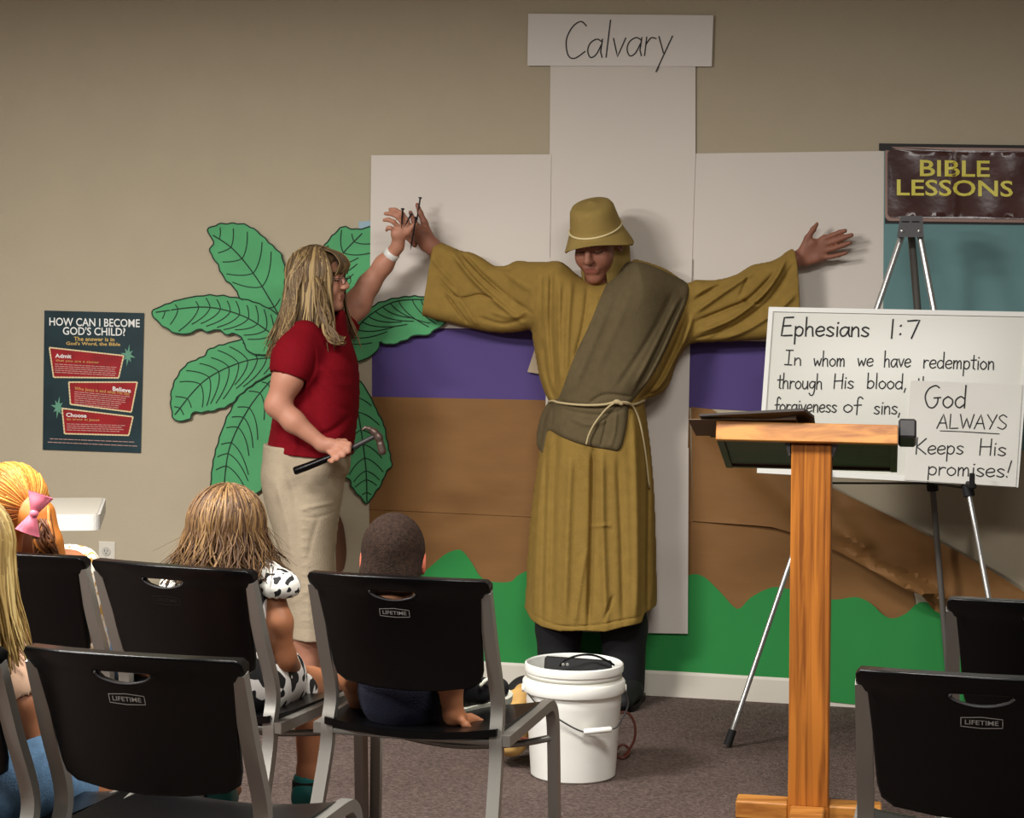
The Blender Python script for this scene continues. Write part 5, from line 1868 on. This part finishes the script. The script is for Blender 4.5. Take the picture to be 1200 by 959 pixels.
# boy ------------------------------------------------------------------
L = lambda mx, x, y, z: mx @ Vector((x, y, z))
boy = thing('person', 'seated boy with buzzed brown hair in a navy shirt, one hand on the seat', 'person', L(mxD, 0, .15, .45))
bh = P(461, 657, 5.06)
bf_ = Vector((.06, .99, -.12))
B = Body()
g, loc = head_prims(B, bh, bf_, (0.02, 0, 1), .97)
q = lambda x, y, z: L(mxD, x - .075, y, z)
B.cap(g(0, .03, -.13), q(.0, .13, .74), .045, .05, .03)
B.cap(q(0, .14, .68), q(.01, .13, .52), .07, .075, .04)
B.chain([P(424, 742, 5.06), P(412, 795, 5.10), P(425, 840, 5.22)], [.036, .031, .022], .02)
B.chain([P(505, 738, 5.06), P(527, 795, 5.03), P(531, 838, 5.04)], [.038, .034, .025], .02)
# right hand flat on the seat
B.cap(P(532, 838, 5.04), P(543, 846, 5.06), .023, .020, .015)
for (e0, e1, e2), r_ in ((((542, 841), (551, 840), (559, 842)), .0085), (((545, 844), (555, 843), (565, 845.5)), .0085), (((546, 847), (555, 847.5), (563, 849)), .008), (((544, 849), (551, 851), (557, 852)), .007)):
    B.chain([P(*e0, 5.06), P(*e1, 5.08), P(*e2, 5.08)], [r_ * 1.1, r_, r_ * .8], .004)
B.chain([P(538, 842, 5.03), P(546, 850, 5.01), P(550, 853, 5.01)], [.011, .009, .007], .006)
for sx in (-1, 1):
    kn = q(sx * .07 + .02, .38, .53)
    B.cap(q(sx * .05, .16, .51), kn, .052, .045, .03)
    ft = P(495, 818, 5.30) if sx < 0 else P(549, 813, 5.24)
    B.cap(kn, ft, .042, .030, .02)
def boy_paint(p):
    l_ = loc(p)
    mi = np.zeros(len(p), int)
    mi[(np.abs(l_[:, 0]) > .072) & (np.abs(l_[:, 2]) < .045) & (np.abs(l_[:, 1]) < .035)] = 1
    return mi
soft('body', B, [M_skin3, M_ear], boy, .0045, boy_paint)
B = Body()
sc = .97
Mb = np.array([list((g(1, 0, 0) - g(0, 0, 0)) / sc), list((g(0, 1, 0) - g(0, 0, 0)) / sc), list((g(0, 0, 1) - g(0, 0, 0)) / sc)]).T
B.ell(g(0, .014, .027), np.array((.0815, .1025, .095)) * sc, Mb)
B.cap(g(-.035, .065, -.045), g(.035, .065, -.045), .042 * sc, k=.04)
B.ell(g(0, -.10, -.03), np.array((.09, .085, .09)) * sc, Mb, .01, '-')
soft('hair', B, M_hairB, boy, .0045)
B = Body()
B.cap(q(0, .135, .715), q(.005, .14, .56), .098, .102, .05).cap(q(.005, .14, .53), q(.005, .15, .50), .100, .102, .04)
B.cap(P(434, 724, 5.06), P(420, 762, 5.07), .05, .05, .04).cap(P(493, 722, 5.06), P(514, 764, 5.045), .052, .052, .04)
B.cap(P(418, 770, 5.075), P(412, 790, 5.09), .040, .046, .004, '-').cap(P(517, 772, 5.04), P(523, 795, 5.03), .042, .048, .004, '-')
B.cap(g(0, .03, -.12), q(0, .13, .80), .06, .06, .01, '-')
soft('shirt', B, M_navy, boy, .005)
B = Body()
for sx in (-1, 1):
    B.cap(q(sx * .045, .15, .51), q(sx * .06 + .015, .32, .528), .060, .056, .03)
    B.cap(q(sx * .063 + .016, .34, .529), q(sx * .074 + .02, .41, .531), .050, .052, .004, '-')
soft('shorts', B, M_trouser, boy, .005)
for sx, ft in ((-1, P(495, 818, 5.30)), (1, P(549, 813, 5.24))):
    d = Vector((.75, .6, .05)).normalized()
    u_ = (Vector((0, -.4, 1)) - d * Vector((0, -.4, 1)).dot(d)).normalized()
    r_ = d.cross(u_)
    B = Body()
    B.cap(ft - d * .02 + u_ * .0, ft + d * .03, .034, .033, .02).cap(ft + d * .03, ft + d * .10 - u_ * .004, .033, .027, .02).cap(ft + u_ * .03 - d * .02, ft + u_ * .045 - d * .03, .033, .033, .02)
    sn = soft('sneaker', B, M_blackmatte, boy, .004)
    m = MB()
    so = smooth2([(-.036, -.05), (0, -.062), (.036, -.05), (.034, .02), (.038, .09), (.02, .135), (-.02, .135), (-.038, .09), (-.034, .02)], 3, True)
    m.slab(so, lambda x, y: ft + r_ * x + d * y - u_ * .018, lambda x, y: ft + r_ * x + d * y - u_ * .040, .05)
    m.build('sole', mat('sneaker_white', (222, 222, 204), .5), sn)
    MB().tube(smooth_line([ft + d * .02 + u_ * .034 + r_ * .022, ft + d * .035 + u_ * .046 + r_ * .03, ft + d * .02 + u_ * .052 + r_ * .036, ft + d * .005 + u_ * .036 + r_ * .034], 5), .005, 6).build('lace', mat('sneaker_white', (222, 222, 204), .5), sn, smooth=True)

# girl in the spotted dress ------------------------------------------------
girl = thing('person', 'seated girl with tousled brown hair in a white dress with black spots', 'person', L(mxB, 0.02, .15, .45))
q = lambda x, y, z: L(mxB, x, y, z)
gh = P(268, 627, 5.25)
gf = Vector((.36, .93, -.06))
B = Body()
g, loc = head_prims(B, gh, gf, (0, 0, 1), .93)
B.cap(g(0, .03, -.13), q(.05, .14, .72), .04, .045, .03)
B.cap(q(.05, .14, .70), q(.04, .15, .53), .06, .07, .04)
B.chain([P(316, 690, 5.20), P(327, 730, 5.18), P(331, 772, 5.20)], [.034, .033, .030], .02)
B.chain([P(333, 772, 5.20), P(345, 790, 5.36), P(340, 796, 5.46)], [.032, .026, .020], .02)
B.chain([P(222, 690, 5.30), P(212, 760, 5.32), P(250, 790, 5.48)], [.034, .032, .024], .02)
for k in range(4):
    B.chain([P(338 - k * 4, 797, 5.46 + .01 * k), P(334 - k * 5, 800, 5.50 + .01 * k), P(330 - k * 5, 805, 5.51)], [.008, .0075, .006], .004)
for (hx, kn, an) in ((.08, P(364, 804, 5.56), P(361, 905, 5.58)), (-.05, P(268, 812, 5.64), P(262, 905, 5.63))):
    B.cap(q(hx, .16, .51), kn, .066, .05, .03)
    B.chain([kn, kn.lerp(an, .35), an, an + Vector((0, 0, -.03))], [.046, .042, .028, .03], .02)
    B.cap(an + Vector((0, 0, -.06)), an + Vector((.02, .08, -.07)), .026, .02, .02)
soft('body', B, M_skin3, girl, .0045)
B = Body()
B.cap(q(.05, .14, .71), q(.04, .15, .56), .088, .092, .05)
B.cap(q(.03, .16, .515), q(.05, .20, .50), .115, .11, .05)
B.cap(q(.08, .18, .50), P(350, 808, 5.50), .084, .060, .05).cap(q(-.05, .18, .50), P(270, 810, 5.56), .08, .060, .05)
B.cap(q(.0, .3, .505), q(.08, .3, .505), .06, k=.06)
B.cap(P(354, 805, 5.50), P(372, 806, 5.62), .05, .058, .004, '-').cap(P(270, 808, 5.55), P(268, 812, 5.7), .056, .062, .004, '-')
B.cap(g(0, .03, -.12), q(.05, .13, .79), .055, .055, .01, '-')
soft('dress', B, M_cow, girl, .005)
for a_, b_, dd, vis in ((P(304, 672, 5.22), P(326, 689, 5.19), 1, 1), (P(232, 672, 5.30), P(213, 688, 5.31), -1, 0)):
    B = Body()
    B.cap(a_, b_, .046, .048, .03).ell(b_ + Vector((.004 * dd, 0, .004)), (.052, .056, .032), k=.02)
    B.cap(b_ + Vector((0, 0, -.022)), b_ + Vector((.008 * dd, 0, -.08)), .044, .06, .004, '-')
    soft('ruffle_sleeve', B, M_dots, girl, .0045)
B = Body()
Mg = np.array([list((g(1, 0, 0) - g(0, 0, 0)) / .93), list((g(0, 1, 0) - g(0, 0, 0)) / .93), list((g(0, 0, 1) - g(0, 0, 0)) / .93)]).T
B.ell(g(0, .018, .03), np.array((.084, .104, .098)) * .93, Mg)
B.cap(g(-.045, .05, -.01), g(-.06, .06, -.12), .045, .045, .04).cap(g(.045, .05, -.01), g(.06, .06, -.12), .045, .045, .04).cap(g(0, .06, 0), g(0, .07, -.13), .05, .05, .04)
B.ell(g(0, -.115, -.03), np.array((.08, .08, .1)), Mg, .02, '-')
gh_ = soft('hair', B, M_hairG3, girl, .005)
lk = locks(g(0, .016, .03), gf, (0, 0, 1), (.090, .108, .100), 720, lambda ph: P(0, 670, 5.25).z, spread=.028, face_gap=.55, r0=.0038, jitter=.036, start=(.03, 1.2), lo_theta=1.65, seed=11, wave=.02)
lk.build('hair_strand', [M_hairG, M_hairG2, M_hairG3], gh_, smooth=True)
lk = locks(g(0, .016, .03), gf, (0, 0, 1), (.094, .112, .103), 90, lambda ph: P(0, 655, 5.25).z, spread=.03, face_gap=.5, r0=.0014, jitter=.045, start=(.1, 1.3), lo_theta=1.6, seed=12, wave=.022, sides=4)
lk.build('flyaway_strand', [M_hairG2, M_hairG2, M_hairG], gh_, smooth=True)
for an in (P(361, 905, 5.58), P(262, 905, 5.63)):
    d = Vector((.05, .99, -.1)).normalized()
    c0 = an + Vector((-.005, 0, -.075))
    B = Body()
    B.cap(c0 + d * -.02 + Vector((0, 0, .004)), c0 + d * .03, .036, .036, .02).cap(c0 + d * .03, c0 + d * .10 + Vector((0, 0, -.01)), .036, .030, .02).cap(c0 + Vector((0, 0, .02)), c0 + Vector((0, 0, .052)), .036, .036, .02)
    B.cap(c0 + Vector((0, 0, .05)), c0 + Vector((0, 0, .12)), .028, .030, .004, '-')
    shoe = soft('shoe', B, mat('teal_shoe', (24, 108, 104), .5), girl, .004)
    MB().lathe([(.034, -.008), (.0385, -.006), (.0385, .022), (.034, .024)], c0 + Vector((0, 0, .03)), 24).build('ankle_strap', M_blackmatte, shoe, smooth=True, sharp=50)
    m = MB()
    so = smooth2([(-.036, -.05), (0, -.06), (.036, -.05), (.034, .02), (.036, .09), (.02, .135), (-.02, .135), (-.036, .09), (-.034, .02)], 3, True)
    m.slab(so, lambda x, y: c0 + Vector((x, y, -.024 - y * .1)), lambda x, y: c0 + Vector((x, y, -.044 - y * .1)), .05)
    m.build('sole', M_blackmatte, shoe)

# red-haired girl -----------------------------------------------------------
red = thing('person', 'seated girl with ginger hair and a pink bow, shown from behind', 'person', L(mxC, 0, .15, .45))
q = lambda x, y, z: L(mxC, x, y, z)
rh = P(17, 600, 5.36)
rf = Vector((.48, .87, -.02))
B = Body()
g, loc = head_prims(B, rh, rf, (0, 0, 1), .95)
B.cap(g(0, .03, -.13), q(.03, .15, .76), .042, .044, .03)
B.cap(q(.03, .15, .72), q(.02, .15, .53), .06, .07, .05)
B.chain([P(76, 692, 5.35), P(94, 740, 5.33), P(106, 800, 5.5)], [.028, .031, .025], .015)
B.chain([P(-45, 668, 5.43), P(-60, 740, 5.43), P(-40, 800, 5.6)], [.036, .034, .025], .02)
for sx in (-1, 1):
    kn = q(sx * .075, .46, .50)
    B.cap(q(sx * .06, .16, .51), kn, .066, .05, .03)
    B.cap(kn, q(sx * .075, .50, .12), .046, .030, .02)
    B.cap(q(sx * .075, .49, .06), q(sx * .075, .58, .035), .032, .028, .02)
soft('body', B, M_skin3, red, .005)
B = Body()
B.cap(q(.03, .15, .74), q(.02, .15, .55), .088, .098, .05).cap(q(.02, .16, .52), q(.02, .18, .50), .11, .11, .04)
B.cap(P(58, 668, 5.35), P(83, 690, 5.34), .052, .048, .04).cap(P(-30, 658, 5.42), P(-48, 682, 5.43), .056, .052, .04)
B.cap(P(87, 700, 5.34), P(95, 730, 5.33), .040, .046, .004, '-').cap(P(-50, 692, 5.43), P(-55, 725, 5.43), .045, .05, .004, '-')
B.cap(g(0, .03, -.12), q(.05, .14, .84), .06, .06, .01, '-')
soft('shirt', B, M_print, red, .005)
B = Body()
for sx in (-1, 1):
    B.cap(q(sx * .06, .15, .505), q(sx * .075, .42, .505), .076, .064, .03)
    B.cap(q(sx * .075, .44, .5), q(sx * .075, .52, .5), .055, .06, .004, '-')
soft('shorts', B, M_denim, red, .006)
B = Body()
Mr = np.array([list((g(1, 0, 0) - g(0, 0, 0)) / .95), list((g(0, 1, 0) - g(0, 0, 0)) / .95), list((g(0, 0, 1) - g(0, 0, 0)) / .95)]).T
B.ell(g(0, .018, .03), np.array((.087, .106, .100)) * .95, Mr)
B.cap(g(-.03, .06, -.03), g(.02, .065, -.09), .05, .05, .04)
bow_c = P(40, 603, 5.235)
B.cap(bow_c + Vector((0, .05, -.01)), P(58, 636, 5.27), .045, .030, .04).cap(P(58, 636, 5.27), P(66, 650, 5.28), .032, .024, .02)
B.ell(g(0, -.115, -.03), np.array((.08, .08, .1)), Mr, .02, '-')
rh_ = soft('hair', B, M_hairR, red, .005)
m = MB()
rg = random.Random(21)
cc = g(0, .016, .03)
tgt = bow_c + Vector((0, .035, 0))
for k in range(620):
    ph = rg.uniform(-2.6, 2.6)
    th = rg.uniform(.1, 1.9)
    A_ = g(.088 * math.sin(ph) * math.sin(th), .018 + .107 * math.cos(ph) * math.sin(th), .03 + .101 * math.cos(th))
    pts = []
    lift = 1.02 + rg.uniform(0, .05)
    for j in range(8):
        t = j / 7
        p_ = A_.lerp(tgt, t)
        v = p_ - cc
        lv = loc(np.array([list(p_)]))[0]
        e = math.sqrt((lv[0] / .088) ** 2 + ((lv[1] - .018) / .107) ** 2 + ((lv[2] - .03) / .101) ** 2)
        p_ = cc + v * (lift / max(e, .2))
        pts.append(p_)
    rr = .0042 * rg.uniform(.5, 1.2)
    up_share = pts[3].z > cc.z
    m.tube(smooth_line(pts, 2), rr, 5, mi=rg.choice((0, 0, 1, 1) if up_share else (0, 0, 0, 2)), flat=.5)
for k in range(240):
    a_ = tgt + Vector((rg.uniform(-.03, .03), rg.uniform(-.01, .03), rg.uniform(-.03, .02)))
    b_ = P(56 + rg.uniform(-14, 10), 632, 5.26 + rg.uniform(-.03, .04))
    c_ = P(62 + rg.uniform(-22, 12), 652 + rg.uniform(-6, 8), 5.27 + rg.uniform(-.03, .04))
    m.tube(smooth_line([a_, b_ + Vector((0, -.022, 0)), c_], 4), [.005, .005, .005, .005, .005, .005, .004, .003, .0015], 5, mi=rg.choice((2, 2, 2, 2, 0)), flat=.5)
m.build('hair_strand', [M_hairR, M_hairR2, M_hairR3], rh_, smooth=True)
# pink bow
m = MB()
by_ = 5.205
for (cx_, cy_, ang, s_) in ((44, 591, -.35, 1), (36, 614, 2.75, 1)):
    for layer in range(2):
        n = 9
        cols = []
        for i in range(n):
            t = i / (n - 1)
            row = []
            for j in range(9):
                a_ = j / 8 * 2 * math.pi
                wv = (.3 + 1.3 * math.sin(t * 1.57)) * .016
                lx = .008 * math.cos(a_) * (0.4 + t) + (layer - .5) * .016 * t
                row.append((t, a_, lx, wv))
            cols.append(row)
        base = P(40, 602, by_)
        tip = P(cx_, cy_, by_)
        dv = (tip - base).normalized()
        sd = Vector((-dv.z, 0, dv.x))
        vv = []
        for i, row in enumerate(cols):
            for (t, a_, lx, wv) in row:
                loop = math.sin(a_) * .013 * math.sin(min(1, t * 1.1) * math.pi * .75 + .3)
                vv.append(base + dv * (.052 * t) + sd * (math.cos(a_) * (.008 + .02 * t) + (layer - .5) * .012 * t) + Vector((0, -loop - .006 * layer, 0)))
        m.add(vv, [(i * 9 + j, i * 9 + j + 1, (i + 1) * 9 + j + 1, (i + 1) * 9 + j) for i in range(n - 1) for j in range(8)])
bw_ = m.build('hair_bow', M_pink, red, smooth=True)
Bk = Body().ell(P(40, 602, by_ - .01), (.012, .012, .011), k=.004)
soft('bow_knot', Bk, M_pink, bw_, .003)

# blonde child -----------------------------------------------------------------
bl_ = thing('person', 'seated child with long blonde hair, peach shirt and jeans at the left edge', 'person', L(mxG, 0, .15, .45))
q = lambda x, y, z: L(mxG, x, y, z)
yh = P(-38, 655, 4.16)
yf = Vector((.34, .94, -.05))
B = Body()
g, loc = head_prims(B, yh, yf, (0, 0, 1), .95)
B.cap(g(0, .03, -.13), q(.02, .15, .80), .042, .047, .03)
B.cap(q(.02, .15, .78), q(.02, .15, .53), .066, .072, .05)
B.chain([P(6, 772, 4.17), P(26, 825, 4.15), P(37, 880, 4.16)], [.034, .036, .031], .02)
B.chain([P(37, 880, 4.16), P(20, 903, 4.2), P(4, 922, 4.22)], [.031, .027, .022], .02)
B.cap(P(4, 922, 4.22), P(-10, 928, 4.23), .024, .022, .015)
for k in range(4):
    B.chain([P(-8, 921 + 5 * k, 4.22), P(-20, 921 + 6 * k, 4.2), P(-28, 926 + 6 * k, 4.21)], [.009, .0085, .007], .004)
B.chain([P(-110, 770, 4.25), P(-128, 830, 4.25), P(-110, 900, 4.4)], [.038, .036, .026], .02)
for (hx, kn) in ((.085, P(96, 928, 4.52)), (-.06, P(0, 935, 4.6))):
    B.cap(q(hx, .16, .51), kn, .066, .050, .03)
    B.chain([kn, kn + Vector((.03, .06, -.02)), kn + Vector((.075, .13, -.12)), kn + Vector((.08, .15, -.36))], [.048, .046, .042, .028], .03)
    ft = kn + Vector((.08, .15, -.40))
    B.cap(ft, ft + Vector((.03, .09, -.01)), .03, .026, .02)
soft('body', B, M_skin3, bl_, .005)
B = Body()
B.cap(q(.015, .15, .78), q(.015, .15, .57), .090, .095, .05)
B.cap(P(-12, 762, 4.18), P(18, 802, 4.155), .054, .056, .03).cap(P(-92, 752, 4.25), P(-118, 800, 4.25), .06, .056, .04)
B.cap(P(20, 812, 4.153), P(28, 845, 4.15), .045, .055, .004, '-').cap(P(-120, 808, 4.25), P(-125, 832, 4.25), .048, .055, .004, '-')
B.cap(g(0, .03, -.12), q(.02, .14, .88), .06, .06, .01, '-')
soft('shirt', B, M_peach, bl_, .005)
B = Body()
B.cap(q(-.03, .15, .52), q(.09, .15, .52), .108, .108, .04)
for hx, kn in ((.09, P(80, 926, 4.46)), (-.055, P(-12, 932, 4.52))):
    B.cap(q(hx, .17, .515), kn, .082, .066, .04)
    e = kn + (kn - q(hx, .17, .515)).normalized() * .1
    B.cap(kn + (e - kn) * .1, e, .055, .07, .004, '-')
B.cap(q(.05, .15, .62), q(.04, .15, .72), .10, .11, .01, '-')
soft('jeans', B, M_denim, bl_, .005)
B = Body()
My = np.array([list((g(1, 0, 0) - g(0, 0, 0)) / .95), list((g(0, 1, 0) - g(0, 0, 0)) / .95), list((g(0, 0, 1) - g(0, 0, 0)) / .95)]).T
B.ell(g(0, .018, .03), np.array((.085, .105, .099)) * .95, My)
for x_ in (-.055, 0, .055):
    B.cap(g(x_, .055, -.01), g(x_ * 1.15, .075, -.24), .042, .036, .05)
B.ell(g(0, -.115, -.03), np.array((.08, .08, .1)), My, .02, '-')
yh_ = soft('hair', B, M_hairY, bl_, .006)
lk = locks(g(0, .016, .03), yf, (0, 0, 1), (.090, .108, .102), 340, lambda ph: P(0, 762, 4.2).z, spread=.03, face_gap=.7, r0=.0058, jitter=.018, start=(.03, 1.0), lo_theta=1.7, seed=31, wave=.004)
lk.build('hair_strand', [M_hairY, M_hairY2, M_hairY3], yh_, smooth=True)
